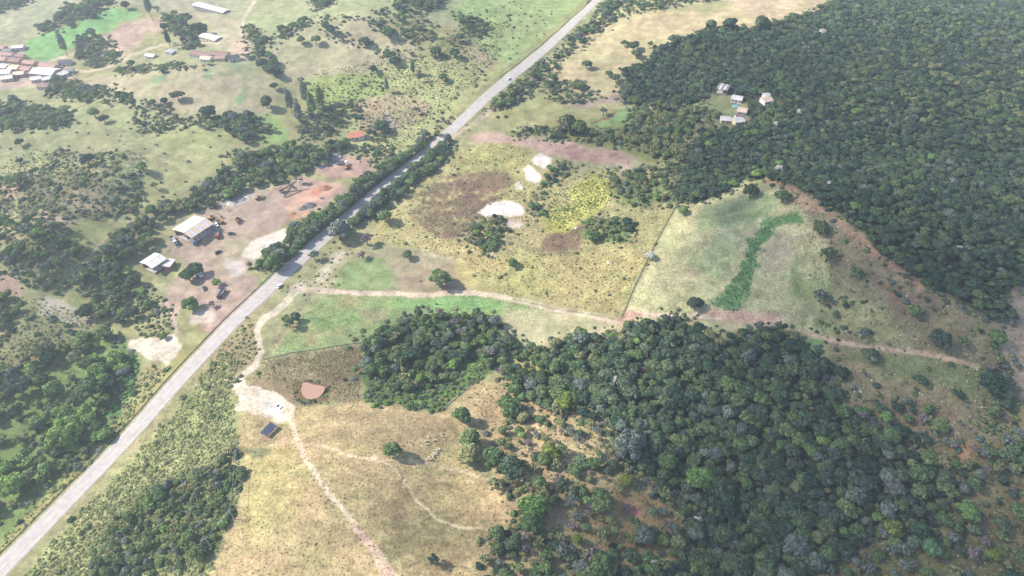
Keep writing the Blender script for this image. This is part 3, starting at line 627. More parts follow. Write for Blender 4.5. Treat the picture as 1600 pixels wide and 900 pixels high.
# region scatter: polygon in map coordinates, spacing (m), crown radius (m), [(shape, leaf, weight)], patchiness 0..1, place words
FORESTA = [('round', 'dark', 9), ('wide', 'dark', 3), ('round', 'mid', 2.2), ('wide', 'mid', .8), ('round', 'grey', .5), ('bare', 'bare', .1), ('round', 'bright', .05)]
FOREST = [('round', 'dark', 7), ('wide', 'dark', 3), ('round', 'mid', 3), ('wide', 'mid', 1.2), ('round', 'grey', 1.1), ('round', 'olive', .25), ('bare', 'bare', .25), ('round', 'bright', .15), ('blossom', 'white', .03)]
MIXED = [('round', 'dark', 4), ('wide', 'mid', 4), ('round', 'mid', 4), ('round', 'grey', 2), ('round', 'bright', .8), ('sparse', 'olive', 1.0), ('sparse', 'bare', .4)]
GREEN = [('round', 'mid', 6), ('round', 'dark', 3), ('wide', 'bright', 1.6), ('round', 'grey', 1.8), ('sparse', 'mid', 2), ('round', 'olive', 1), ('wide', 'mid', 2)]
TUF = [('tuft', 'hay', 6), ('tuft', 'sward', 3)]
DRY = [('sparse', 'grey', 3), ('sparse', 'olive', 3), ('sparse', 'bare', 2.5), ('round', 'mid', 2), ('bare', 'bare', 1.5), ('round', 'dark', 1)]
YEL = [('round', 'olive', 4), ('round', 'mid', 4), ('sparse', 'olive', 3), ('round', 'lime', .5)]
SHR = [('shrub', 'mid', 3), ('shrub', 'dark', 1.5), ('shrub', 'olive', 3), ('shrub', 'grey', 1)]
SHY = [('shrub', 'sward', 6), ('shrub', 'olive', 2.5), ('shrub', 'straw', 2.5), ('shrub', 'mid', 1.2)]
SHD = [('shrub', 'dark', 3), ('shrub', 'mid', 3), ('shrub', 'grey', 1.5), ('shrub', 'olive', 1)]
SHB = [('shrub', 'bright', 3), ('shrub', 'mid', 4), ('shrub', 'lime', .8)]
SHE = [('shrub', 'emerald', 5), ('shrub', 'bright', 1)]
VEG = [
 (FA, 3.0, (1.25, 2.7), FORESTA, .02, 'in the forest covering the upper right hill'),
 ([(1290, 110), (1420, 70), (1500, 90), (1600, 120), (1600, 220), (1450, 200), (1300, 175)], 5.0, (1.6, 2.6), [('round', 'olive', 3), ('round', 'mid', 4), ('sparse', 'olive', 2)], .4, 'in the lighter part of the hill forest'),  # sunlit patch of the hill put into paler leaf colours
 (FB, 4.2, (1.0, 2.0), [('round', 'mid', 4), ('round', 'dark', 4), ('sparse', 'olive', 1)], .3, 'in the wood at the lower right'),
 (FB, 3.9, (1.6, 3.9), FOREST, .06, 'in the wood at the lower right'),
 ([(566, 530), (615, 508), (650, 492), (700, 490), (775, 500), (790, 530), (800, 555), (760, 575), (700, 580), (690, 605), (640, 610), (566, 590)], 4.6, (2.0, 3.3), MIXED, .10, 'in the square copse in the middle'),
 ([(566, 585), (640, 600), (760, 570), (745, 597), (690, 642), (640, 640), (566, 626)], 2.6, (.9, 1.6), SHD+SHB, .25, 'in the square copse'),
 ([(780, 528), (850, 545), (855, 600), (800, 600), (780, 570)], 4.5, (1.8, 3.0), MIXED, .25, 'between the copse and the large wood'),
 ([(800, 590), (880, 590), (940, 640), (935, 660), (880, 650), (850, 640), (800, 620)], 5.0, (2.2, 3.6), MIXED, .2, 'at the upper edge of the dry clearing'),
 ([(1000, 160), (1080, 170), (1090, 210), (1080, 240), (1070, 262), (1000, 230), (980, 205)], 4.6, (2.0, 3.3), YEL, .1, 'in the olive coloured grove below the pasture'),
 ([(806, 203), (860, 203), (930, 203), (1000, 210), (1000, 228), (930, 222), (880, 220), (810, 214)], 4.6, (1.6, 2.9), YEL+GREEN, .2, 'in the tree row above the bare earth strip'),
 ([(945, 268), (1040, 262), (1080, 262), (1070, 318), (1000, 322), (960, 305)], 4.4, (1.4, 2.6), GREEN+YEL, .42, 'at the scrubby corner of the rough field'),
 ([(860, 270), (880, 252), (895, 262), (850, 298), (815, 335), (845, 340), (842, 310)], 3.6, (1.3, 2.4), GREEN, .15, 'beside the white rock slabs'),
 ([(748, 345), (790, 345), (790, 380), (770, 395), (740, 388), (722, 378)], 3.4, (1.2, 2.4), GREEN, .2, 'below the white rock slab'),
 ([(915, 350), (945, 340), (985, 348), (980, 370), (925, 372)], 3.6, (1.2, 2.2), YEL, .35, 'in the middle of the rough field'),
 # belts left of the road
 ([(138, 490), (130, 455), (135, 430), (160, 395), (190, 365), (230, 335), (262, 312), (290, 318), (300, 340), (270, 360), (280, 390), (262, 415), (228, 430), (215, 440), (240, 460), (250, 480), (215, 500), (160, 498)], 4.8, (2.0, 3.6), GREEN, .06, 'in the belt behind the quarry sheds'),
 ([(300, 300), (345, 285), (350, 245), (372, 240), (405, 248), (440, 232), (500, 232), (540, 222), (552, 232), (520, 242), (485, 262), (462, 275), (400, 292), (345, 315), (318, 330), (305, 335)], 4.6, (2.0, 3.5), GREEN, .05, 'in the belt along the top of the quarry yard'),
 ([(400, 402), (432, 385), (452, 368), (475, 350), (535, 312), (600, 268), (640, 240), (688, 208), (697, 218), (668, 238), (636, 262), (600, 288), (560, 316), (522, 342), (490, 366), (452, 402), (428, 422), (404, 424)], 3.4, (1.9, 4.0), GREEN, .03, 'in the hedge between the quarry and the road'),
 ([(560, 345), (585, 320), (640, 280), (690, 240), (710, 230), (700, 245), (655, 282), (605, 325), (572, 350)], 3.2, (1.6, 3.2), MIXED, .12, 'in the hedge between the quarry road and the field'),
 ([(-60, 640), (0, 590), (60, 565), (120, 520), (180, 520), (200, 560), (188, 600), (180, 650), (140, 700), (110, 735), (60, 770), (30, 800), (-60, 860)], 4.4, (1.4, 3.9), GREEN+[('round', 'bright', 6), ('round', 'olive', 1.5)], .52, 'in the thicket at the left edge below the road'),
 ([(150, 560), (215, 560), (215, 610), (175, 660), (150, 640)], 2.6, (1.1, 2.0), SHE+SHB, .2, 'in the thicket left of the road'),
 ([(60, 655), (140, 640), (160, 690), (110, 730), (60, 700)], 5.0, (2.2, 3.6), [('round', 'bright', 3), ('round', 'mid', 2)], .1, 'in the bright part of the left thicket'),
 ([(-60, 340), (30, 350), (100, 345), (122, 375), (118, 410), (95, 450), (55, 448), (20, 430), (-60, 420)], 4.2, (1.6, 3.0), GREEN+DRY, .22, 'on the scrubby knoll at the left edge'),
 ([(-60, 165), (40, 160), (70, 175), (110, 178), (110, 195), (60, 200), (-60, 205)], 4.6, (1.8, 3.3), GREEN, .12, 'in the grove below the village'),
 ([(80, 128), (105, 120), (120, 135), (160, 138), (210, 152), (205, 162), (150, 158), (95, 152), (78, 145)], 4.6, (1.8, 3.3), GREEN, .05, 'in the belt leading away from the village'),
 ([(210, 160), (255, 165), (258, 180), (222, 178)], 4.5, (1.6, 2.8), DRY, .2, 'in the greyish clump on the left pasture'),
 ([(215, 185), (300, 185), (298, 200), (225, 207)], 4.4, (1.3, 2.4), MIXED, .25, 'in the hedge across the left pasture'),
 ([(345, 190), (400, 183), (412, 200), (400, 222), (368, 212)], 4.4, (1.8, 3.0), GREEN, .08, 'in the thick clump left of the eucalyptus grove'),
 ([(310, 182), (340, 184), (335, 200), (314, 198)], 4, (1.4, 2.4), GREEN, .1, 'in the small clump on the left pasture'),
 ([(62, 46), (95, 28), (115, 8), (170, 0), (172, 12), (135, 28), (100, 44), (70, 52)], 4.8, (2.0, 3.4), GREEN, .05, 'in the belt beside the bright green crop'),
 ([(-60, -30), (0, -10), (40, -20), (48, 5), (20, 12), (-60, 25)], 4.8, (2, 3.4), GREEN, .1, 'in the grove at the top left corner'),
 ([(125, 62), (160, 55), (182, 75), (182, 98), (150, 104), (128, 92)], 4.6, (2.2, 3.6), DRY+MIXED, .08, 'in the big grey green grove by the crop'),
 ([(284, 48), (312, 45), (318, 72), (288, 76)], 5, (2.0, 3.2), MIXED, .1, 'in the clump beside the white barn'),
 ([(262, 26), (285, 26), (285, 50), (262, 50)], 5, (2.2, 3.4), MIXED, .1, 'in the clump left of the long barn'),
 ([(185, 108), (240, 105), (300, 98), (330, 96), (330, 104), (250, 112), (190, 116)], 5.5, (1.2, 2.4), MIXED, .35, 'along the farm lane'),
 ([(398, 62), (420, 62), (455, 40), (482, 28), (488, 35), (455, 55), (425, 68), (400, 70)], 4.2, (1.8, 3.0), GREEN, .0, 'in the narrow belt climbing the far hillside'),
 ([(385, 40), (402, 55), (408, 75), (420, 90), (440, 108), (432, 114), (408, 100), (390, 85)], 4.4, (1.6, 2.8), GREEN, .1, 'in the belt beside the farm track'),
 ([(490, 0), (535, -40), (545, -30), (515, 8), (495, 18)], 4.4, (1.8, 3.0), GREEN, .0, 'in the gully at the top'),
 ([(620, 0), (640, -30), (690, -30), (690, 12), (660, 20), (630, 16)], 4.6, (2.0, 3.4), GREEN, .05, 'in the dark wood at the top'),
 ([(722, 32), (752, 30), (762, 48), (740, 60), (722, 50)], 4.6, (2.0, 3.2), MIXED, .05, 'in the round clump near the road'),
 ([(590, 20), (620, 10), (660, 30), (680, 60), (660, 65), (620, 55), (595, 45)], 7.5, (1.5, 2.8), MIXED, .35, 'scattered on the far hillside'),
 ([(500, 30), (570, 30), (640, 60), (720, 60), (720, 90), (640, 90), (520, 60)], 14, (1.1, 2.4), MIXED, .3, 'scattered over the far pasture'),
 ([(480, 175), (560, 160), (570, 175), (520, 205), (480, 225), (470, 200)], 4.8, (1.4, 2.6), YEL+GREEN, .2, 'below the eucalyptus grove'),
 ([(540, 215), (600, 190), (612, 212), (580, 240), (610, 235), (622, 250), (580, 255), (560, 235)], 5.5, (1.2, 2.2), MIXED, .35, 'around the orange roofed house'),
 ([(690, 195), (720, 180), (730, 195), (705, 210)], 4.4, (1.5, 2.6), GREEN, .1, 'by the bend where the quarry lane joins'),
 ([(758, 165), (800, 135), (850, 95), (868, 92), (862, 118), (830, 145), (790, 172), (765, 178)], 4.3, (1.6, 2.8), GREEN, .06, 'in the strip right of the distant road'),
 ([(862, 95), (888, 60), (930, 30), (945, 5), (965, 5), (955, 35), (910, 70), (880, 92)], 4.6, (1.6, 3.0), MIXED, .12, 'in the strip along the far end of the road'),
 ([(925, 0), (960, -40), (1140, -40), (1110, 0), (1030, 15), (975, 25), (940, 20)], 5.4, (1.6, 2.8), MIXED, .36, 'in the belt at the top of the dry pasture'),
 ([(855, 135), (905, 128), (935, 150), (910, 160), (870, 160)], 5, (1.5, 2.6), GREEN, .22, 'by the bare patch on the dry pasture'),
 ([(970, 138), (1008, 150), (1005, 165), (972, 162)], 4, (2, 3), GREEN, .05, 'at the corner of the forest'),
 ([(1098, 165), (1120, 175), (1122, 212), (1092, 205)], 4.0, (1.2, 2.4), YEL, .3, 'left of the forest cottages'),
 ([(1170, 165), (1200, 172), (1240, 190), (1200, 205), (1150, 215), (1120, 215), (1140, 200), (1170, 190)], 4.2, (2.0, 3.0), GREEN, .05, 'around the forest cottages'),
 # dry thickets
 ([(790, 655), (860, 650), (955, 660), (955, 720), (1020, 765), (1080, 800), (1085, 880), (1000, 900), (880, 900), (800, 900), (760, 860), (820, 830), (800, 770), (770, 700)], 5.6, (1.3, 3.2), DRY+YEL, .38, 'in the dry clearing below the woods'),
 ([(755, 860), (820, 835), (890, 850), (910, 900), (900, 1000), (760, 1000)], 4.6, (1.8, 3.0), DRY+MIXED, .12, 'in the thicket at the bottom centre'),
 ([(905, 875), (960, 865), (1100, 870), (1100, 1000), (900, 1000)], 5, (2.0, 3.6), MIXED, .1, 'in the wood at the bottom edge'),
 ([(1430, 695), (1500, 690), (1620, 680), (1700, 1000), (1250, 1000), (1300, 870), (1400, 835), (1470, 820), (1495, 770)], 4.9, (1.5, 3.3), DRY+DRY+MIXED, .22, 'in the dry scrub of the lower right corner'),
 ([(1340, 650), (1400, 620), (1450, 640), (1470, 690), (1400, 690)], 5, (1.8, 3.0), DRY+MIXED, .15, 'at the right fringe of the wood'),
 ([(1545, 560), (1575, 560), (1570, 670), (1600, 700), (1620, 760), (1560, 740), (1545, 640)], 5, (1.8, 3.0), DRY+GREEN, .15, 'in the row down the right edge'),
 ([(1370, 62), (1480, 42), (1600, 30), (1600, 75), (1500, 62)], 9, (1.2, 2.4), DRY, .25, 'on the pale ridge in the forest'),
 # scrub
 ([(372, 560), (370, 650), (376, 740), (364, 812), (330, 890), (250, 1000), (-40, 1000), (30, 905), (130, 795), (235, 690), (310, 600), (345, 560)], 3.0, (.5, 1.6), [('shrub', 'sward', 9), ('shrub', 'olive', 3), ('shrub', 'straw', 2), ('shrub', 'mid', .6)], .34, 'in the scrub strip between the road and the pasture'),
 ([(215, 790), (290, 742), (372, 700), (374, 760), (362, 815), (330, 880), (240, 905), (140, 905), (160, 860)], 3.1, (1.2, 2.7), SHD+SHR+[('round', 'mid', 6), ('sparse', 'olive', 3), ('round', 'grey', 2), ('wide', 'bright', 1.2)], .12, 'in the darker thicket beside the pale pasture'),
 ([(335, 545), (400, 500), (402, 555), (350, 600), (310, 600)], 2.6, (.6, 1.2), SHY, .3, 'beside the pale track'),
 ([(40, 262), (190, 262), (222, 290), (210, 330), (150, 345), (60, 335), (-60, 330), (-60, 290)], 3.4, (.8, 2.0), SHD+SHR, .38, 'on the eroded knoll at the left'),
 ([(170, 280), (222, 270), (222, 320), (180, 330)], 3.4, (1.2, 2.4), SHD, .2, 'at the right side of the eroded knoll'),
 ([(60, 235), (190, 240), (200, 262), (80, 262)], 4.2, (1, 2.0), SHD, .35, 'in the hollow on the left pasture'),
 ([(220, 490), (270, 470), (275, 525), (215, 525)], 3, (.8, 1.7), SHR, .2, 'between the sheds and the pale sand'),
 ([(225, 570), (260, 575), (215, 650), (130, 730), (110, 760), (100, 750), (190, 650)], 3, (.7, 1.4), SHY+SHB, .3, 'on the bank left of the road'),
 ([(-30, 500), (50, 480), (150, 510), (120, 550), (30, 580), (-30, 590)], 5.5, (.8, 2.2), SHR, .35, 'on the rough ground at the left edge'),
 ([(-40, 455), (5, 465), (25, 490), (20, 515), (-40, 525)], 4, (1.5, 2.6), GREEN, .1, 'in the small grove at the left edge'),
 ([(640, 300), (740, 228), (825, 235), (1040, 275), (1050, 325), (1020, 385), (970, 490), (800, 460), (700, 400), (580, 372)], 8.5, (.4, 1.3), SHR, .35, 'in the rough field'),
 ([(640, 300), (740, 228), (825, 235), (1040, 275), (1052, 325), (1022, 385), (971, 494), (800, 460), (700, 400), (580, 372)], 2.3, (.3, .7), TUF, .35, 'tuft'),
 ([(385, 600), (412, 562), (566, 536), (562, 600), (565, 640), (500, 622), (455, 645), (400, 610)], 1.5, (.3, .65), TUF, .1, 'tuft'),
 ([(372, 560), (370, 650), (376, 740), (364, 812), (330, 890), (250, 1000), (-40, 1000), (30, 905), (130, 795), (235, 690), (310, 600), (345, 545)], 1.3, (.4, .8), [('tuft', 'hay', 3), ('tuft', 'sward', 5)], .05, 'tuft'),
 ([(395, 615), (455, 640), (560, 628), (688, 645), (745, 597), (800, 598), (740, 670), (790, 770), (810, 840), (800, 1000), (200, 1000), (320, 900), (365, 810), (378, 730), (372, 660)], 2.4, (.2, .42), TUF, .22, 'tuft'),
 ([(480, 120), (600, 105), (600, 150), (540, 200), (620, 240), (760, 110), (800, 30), (700, 60)], 2.6, (.5, 1.0), TUF+[('tuft', 'lime', 2)], .15, 'tuft'),
 ([(780, 590), (860, 600), (960, 640), (955, 720), (1060, 770), (1085, 840), (1080, 1000), (780, 1000), (810, 860), (790, 770), (730, 680)], 1.9, (.3, .7), TUF, .25, 'tuft'),
 ([(1235, 300), (1290, 330), (1380, 405), (1470, 465), (1560, 500), (1620, 500), (1620, 1000), (1250, 1000), (1440, 710), (1290, 600), (1290, 540)], 2.4, (.3, .8), TUF, .25, 'tuft'),
 ([(-60, 470), (60, 465), (180, 515), (120, 550), (60, 570), (-60, 600)], 2.0, (.35, .8), TUF+[('tuft', 'mid', 3)], .2, 'tuft'),
 ([(60, 235), (230, 240), (222, 330), (150, 345), (-60, 340), (-60, 270)], 2.2, (.4, .9), TUF+[('tuft', 'mid', 3)], .2, 'tuft'),
 ([(225, 575), (258, 578), (212, 650), (108, 770), (0, 890), (-40, 880), (100, 740), (190, 650)], 1.5, (.35, .7), TUF+[('tuft', 'bright', 2)], .15, 'tuft'),
 ([(870, 300), (960, 265), (955, 310), (880, 355), (850, 350)], 1.7, (.4, .8), [('tuft', 'lime', 3), ('tuft', 'olive', 2)], .2, 'tuft'),
 ([(480, 125), (600, 112), (590, 150), (500, 180)], 3.6, (.6, 1.5), SHY+SHB, .2, 'in the yellow green plantation'),
 ([(560, 120), (790, 80), (700, 195), (600, 240), (480, 230), (520, 180)], 7, (.6, 1.6), SHR, .3, 'on the rough slope above the road'),
 ([(700, 20), (800, 0), (880, 20), (800, 100), (740, 70)], 9, (.7, 1.8), SHR, .3, 'near the far road'),
 ([(0, 180), (400, 200), (350, 260), (210, 350), (0, 300)], 14, (.6, 1.5), SHR, .25, 'scattered over the left pasture'),
 ([(390, 610), (420, 560), (560, 545), (562, 630), (470, 640)], 6.5, (.4, 1.2), SHR, .25, 'in the brown paddock by the red pond'),
 ([(1300, 470), (1420, 440), (1560, 500), (1580, 660), (1440, 700), (1330, 640), (1290, 560)], 8.5, (.7, 1.9), DRY+SHR, .3, 'scattered over the shaded slope'),
 ([(1240, 310), (1400, 420), (1430, 450), (1330, 460), (1290, 380)], 8, (.6, 1.6), SHR, .3, 'on the shaded slope under the ridge path'),
 ([(1218, 340), (1192, 350), (1168, 382), (1152, 428), (1112, 476), (1146, 487), (1166, 460), (1176, 425), (1190, 385), (1224, 350)], 1.4, (.3, .75), [('tuft', 'emerald', 4), ('shrub', 'bright', .5), ('tuft', 'bright', 1)], .1, 'tuft'),
 ([(400, 440), (470, 430), (440, 470), (420, 470)], 4, (.5, 1), SHR, .4, 'by the lay-by'),
 ([(480, 400), (560, 370), (600, 345), (560, 400), (510, 450), (460, 470)], 4.5, (.5, 1.2), SHY, .4, 'on the verge beside the road'),
 ([(780, 640), (950, 660), (1080, 800), (1080, 900), (800, 900)], 3.2, (.3, .9), SHY, .4, 'in the dry clearing'),
 ([(1450, 700), (1600, 690), (1650, 900), (1250, 900), (1480, 830)], 3.0, (.4, 1.0), SHR, .3, 'in the lower right scrub'),
]
EXCL = []      # (x, y, r) ground kept clear
def clear_px(px, py, r):
    x, y, z = W(px, py); EXCL.append((float(x), float(y), r))
for p in ((287, 368, 16), (304, 360, 16), (322, 352, 14), (785, 327, 9), (768, 330, 7), (802, 328, 7), (803, 348, 5), (822, 264, 6), (832, 276, 8), (842, 247, 7), (852, 256, 7), (408, 618, 11), (425, 638, 11), (385, 612, 8), (405, 385, 10), (430, 368, 10), (390, 395, 6), (242, 416, 12), (262, 418, 12), (557, 216, 9), (1129, 143, 9), (1125, 158, 8), (1152, 160, 8), (1158, 178, 8), (1152, 192, 9), (1138, 190, 9), (1196, 160, 9), (487, 611, 6), (421, 673, 5), (330, 62, 11), (332, 16, 20), (235, 90, 7), (268, 85, 6), (320, 92, 14), (345, 90, 14), (235, 106, 1), (105, 99, 9), (400, 440, 4), (557, 225, 5)): clear_px(*p)
RCa = np.array([tuple(p) for p in RC])
rsv = np.random.RandomState(21)
PTS = []      # x, y, r, shape, leaf, region
for poly, sp_, (r0, r1), mix, patch, place in VEG:
    c = np.array([[float(v) for v in W(*p)[:2]] for p in poly])
    x0, y0 = c.min(0)-2; x1, y1 = c.max(0)+2
    nx, ny = int((x1-x0)/sp_)+1, int((y1-y0)/sp_)+1
    gx, gy = np.meshgrid(x0+np.arange(nx)*sp_, y0+np.arange(ny)*sp_)
    gx[::2] += sp_/2
    gx = (gx+rsv.uniform(-.45, .45, gx.shape)*sp_).ravel(); gy = (gy+rsv.uniform(-.45, .45, gy.shape)*sp_).ravel()
    px, py, _ = proj(gx, gy, H(gx, gy))
    wx = sample(WXN, px, py); wy = sample(WYN, px, py); nf = sample(NF, px, py); nb = sample(NB, px, py)
    wk = 1.0 if mix[0][0] in ('tuft',) or patch < .021 else 2.0
    m = inpoly(px+wx*wk, py+wy*wk, poly) & ((nf*.6+nb*.4) > patch*.62+.16*(patch > .05)) & (px > -60) & (px < 1660) & (py < 985) & (py > -70)
    gx, gy, nf = gx[m], gy[m], nf[m]
    d = np.sqrt(((gx[:, None]-RCa[None, :, 0])**2+(gy[:, None]-RCa[None, :, 1])**2).min(1)) if len(gx) < 60000 else np.full(len(gx), 99.)
    rr = (r0+(r1-r0)*rsv.rand(len(gx))**1.7)*np.clip(.55+nf, .8, 1.25)
    keep = d > (4.4+rr*.5 if 'hedge between' in place else 6.0+rr*.6)
    for ex, ey, er in EXCL: keep &= (gx-ex)**2+(gy-ey)**2 > (er+rr*.6)**2
    w = np.array([q[2] for q in mix]); cum = np.cumsum(w/w.sum())
    ch = np.searchsorted(cum, np.clip(rsv.rand(len(gx))*.62+np.clip((nf-.25)*.76, 0, .38), 0, .9999) if len(mix) < 0 else rsv.rand(len(gx)))
    for i in np.nonzero(keep)[0]:
        q = mix[min(ch[i], len(mix)-1)]; PTS.append((gx[i], gy[i], rr[i], q[0], q[1], place))
for i in range(len(RC)):       # the tall hedges that close in on the road beside the quarry
    rx_, ry_, _ = proj(RC[i].x, RC[i].y, 0.0); p_ = RC[min(i+1, len(RC)-1)]; q_ = RC[max(i-1, 0)]; d_ = (p_-q_).normalized(); nn = Vector((d_.y, -d_.x))
    if 522 < float(rx_) < 688:
        for sg, o0, o1, n_ in ((1, 6.0, 9.0, 2), (-1, 6.4, 12, 2)):
            for _ in range(n_):
                r = rsv.uniform(1.9, 3.8); q = RC[i]+nn*sg*rsv.uniform(o0, o1)+d_*rsv.uniform(-1.5, 1.5)
                if rsv.rand() < .78: PTS.append((q.x, q.y, r, 'round', rsv.choice(['mid', 'dark', 'grey', 'mid']), 'in the hedge between the quarry and the field'))
for k in range(26):
    a_ = rsv.uniform(0, 6.28); c_ = W(488, 612); PTS.append((float(c_[0])+math.cos(a_)*rsv.uniform(6.8, 9), float(c_[1])+math.sin(a_)*rsv.uniform(6.2, 8.5), rsv.uniform(.4, 1.3), 'shrub', rsv.choice(['mid', 'olive', 'dark']), 'around the red pond'))
n0 = len(PTS)
for poly, sp_, (r0, r1), mix, patch, place in VEG:
    if mix[0][0] in ('shrub', 'tuft') or 'forest covering' in place and False: continue
    P_ = [W(*p) for p in poly]
    for i in range(len(P_)):
        a_, b_ = P_[i-1], P_[i]; L_ = math.hypot(b_[0]-a_[0], b_[1]-a_[1])
        for k in range(int(L_/1.3)):
            t = rsv.rand(); x = a_[0]+(b_[0]-a_[0])*t+rsv.normal()*3.2; y = a_[1]+(b_[1]-a_[1])*t+rsv.normal()*3.2; r = rsv.uniform(.45, 1)**1.5*2.0
            px, py, _ = proj(x, y, H(x, y))
            if not (-60 < px < 1660 and -60 < py < 985) or ((RCa[:, 0]-x)**2+(RCa[:, 1]-y)**2).min() < 42 or any((x-e[0])**2+(y-e[1])**2 < (e[2]+r)**2 for e in EXCL): continue
            q = SHR[rsv.randint(4)]; PTS.append((x, y, r, 'shrub', q[1], 'at the fringe '+place))
print('veg points', len(PTS), round(time.time()-T0, 1))
ax = np.array([p[0] for p in PTS]); ay = np.array([p[1] for p in PTS]); ar = np.array([p[2] for p in PTS]); az = H(ax, ay)
ppx, ppy, pd = proj(ax, ay, az)
inside = (ppx > 4) & (ppx < 1596) & (ppy > 6) & (ppy < 896)
isshrub = np.array([p[3] == 'shrub' for p in PTS]); istuft = np.array([p[3] == 'tuft' for p in PTS])
size = np.where(inside, ar/pd*F, 0)
ADJ = {'dark': 'dark green', 'mid': 'mid green', 'olive': 'olive green', 'grey': 'grey green', 'bright': 'bright green', 'lime': 'yellow green', 'emerald': 'vivid green', 'bare': 'leafless grey', 'white': 'white flowering', 'straw': 'straw coloured', 'sward': 'pale yellow green', 'hay': 'hay coloured'}
FORM = {'round': 'round crowned', 'wide': 'wide crowned', 'sparse': 'thin crowned', 'bare': 'twiggy', 'blossom': 'small', 'shrub': 'low'}
solo = set()
MARKS = [(885, 625, 'the bright yellow green tree'), (722, 648, 'the lone right pasture tree'), (612, 701, 'the lone broad pasture tree'), (942, 780, 'the dark tree in the dry clearing'), (985, 690, 'the blue green broad tree'), (1095, 745, 'the light green spreading tree'),
 (1020, 880, 'the white flowering tree at the bottom edge'), (1090, 812, 'the small white blossomed tree'), (1397, 826, 'the yellow green tree at the wood bottom'), (1458, 855, 'the vivid green ball tree'), (1515, 796, 'the light green broad tree'), (1551, 866, 'the small yellow tree'),
 (1245, 850, 'the pale grey green wide tree'), (1150, 880, 'the wide dark bottom tree'), (830, 795, 'the large lush green tree'), (925, 785, 'the pair of palms'), (1345, 846, 'the bleached bare tree'), (100, 670, 'the large light green thicket tree'), (15, 755, 'the bright left edge tree'), (90, 572, 'the purple grey leafless tree'),
 (366, 812, 'the concrete corner pole'), (376, 706, 'the pole at the pasture edge'), (256, 642, 'the white marker post'), (430, 633, 'the white car on the sand'), (240, 545, 'the pale sand patch'), (487, 611, 'the red pond'), (300, 365, 'the large quarry shed'), (1555, 595, 'the big right edge tree'), (1470, 528, 'the largest slope tree'), (1315, 580, 'the dark tree on the wood flank'), (1087, 473, 'the dark tree by the gully foot'), (320, 880, 'the inner concrete pole'), (776, 831, 'the bush where the cattle path ends')]
def where(px, py):
    m = min(MARKS, key=lambda q: (q[0]-px)**2+(q[1]-py)**2); dx, dy = px-m[0], py-m[1]; a = math.degrees(math.atan2(-dy, dx)) % 360
    dist = math.hypot(dx, dy); near_ = 'close ' if dist < 45 else ('' if dist < 100 else 'far ')
    return near_+['right of', 'above right of', 'above', 'above left of', 'left of', 'below left of', 'below', 'below right of'][int((a+22.5)//45) % 8]+' '+m[2]
for cond, nm, cat, lim in ((~isshrub & ~istuft, 'tree', 'tree', 300-125), (isshrub, 'shrub', 'shrub', 300)):
    idx = np.nonzero(cond & inside)[0]; idx = idx[np.argsort(-size[idx])][:lim]
    labs = {}
    for i in idx:
        x, y, r, sh, lf, place = PTS[i]; solo.add(int(i))
        big_ = ('small ' if r < 2.4 else 'large ' if r > 3.2 else '') if nm == 'tree' else ('small ' if r < 1.3 else 'large ' if r > 1.9 else '')
        w_ = where(ppx[i], ppy[i])
        lab = '%s%s%s %s %s' % (big_, (FORM[sh]+' ') if nm == 'tree' else '', ADJ[lf], nm, w_)
        m = MARKS[int(np.argmin([(q[0]-ppx[i])**2+(q[1]-ppy[i])**2 for q in MARKS]))]
        labs.setdefault(lab, []).append((math.hypot(ppx[i]-m[0], ppy[i]-m[1]), int(i)))
    for lab, L_ in labs.items():
        L_.sort()
        for k, (_, i) in enumerate(L_):
            x, y, r, sh, lf, place = PTS[i]; l2 = lab
            if len(L_) in (2, 3): l2 = ({2: ('nearer', 'farther'), 3: ('nearest', 'middle', 'farthest')}[len(L_)][k])+' '+lab
            ws = l2.split()
            if len(ws) > 16: l2 = l2.replace('round crowned ', 'round ').replace('wide crowned ', 'wide ').replace('thin crowned ', 'thin ')
            if len(l2.split()) > 16: l2 = l2.replace('close ', '').replace('pale grey green wide', 'pale wide')
            if len(l2.split()) > 16: l2 = l2.replace('large round', 'round').replace('round ', '')
            for w2 in ('round crowned ', 'round ', 'wide ', 'thin ', 'far ', 'large '):
                if len(l2.split()) > 16: l2 = l2.replace(w2, '', 1)
            tree(nm, x, y, r, sh, lf, l2, cat, '%s %ss' % (ADJ[lf], nm))
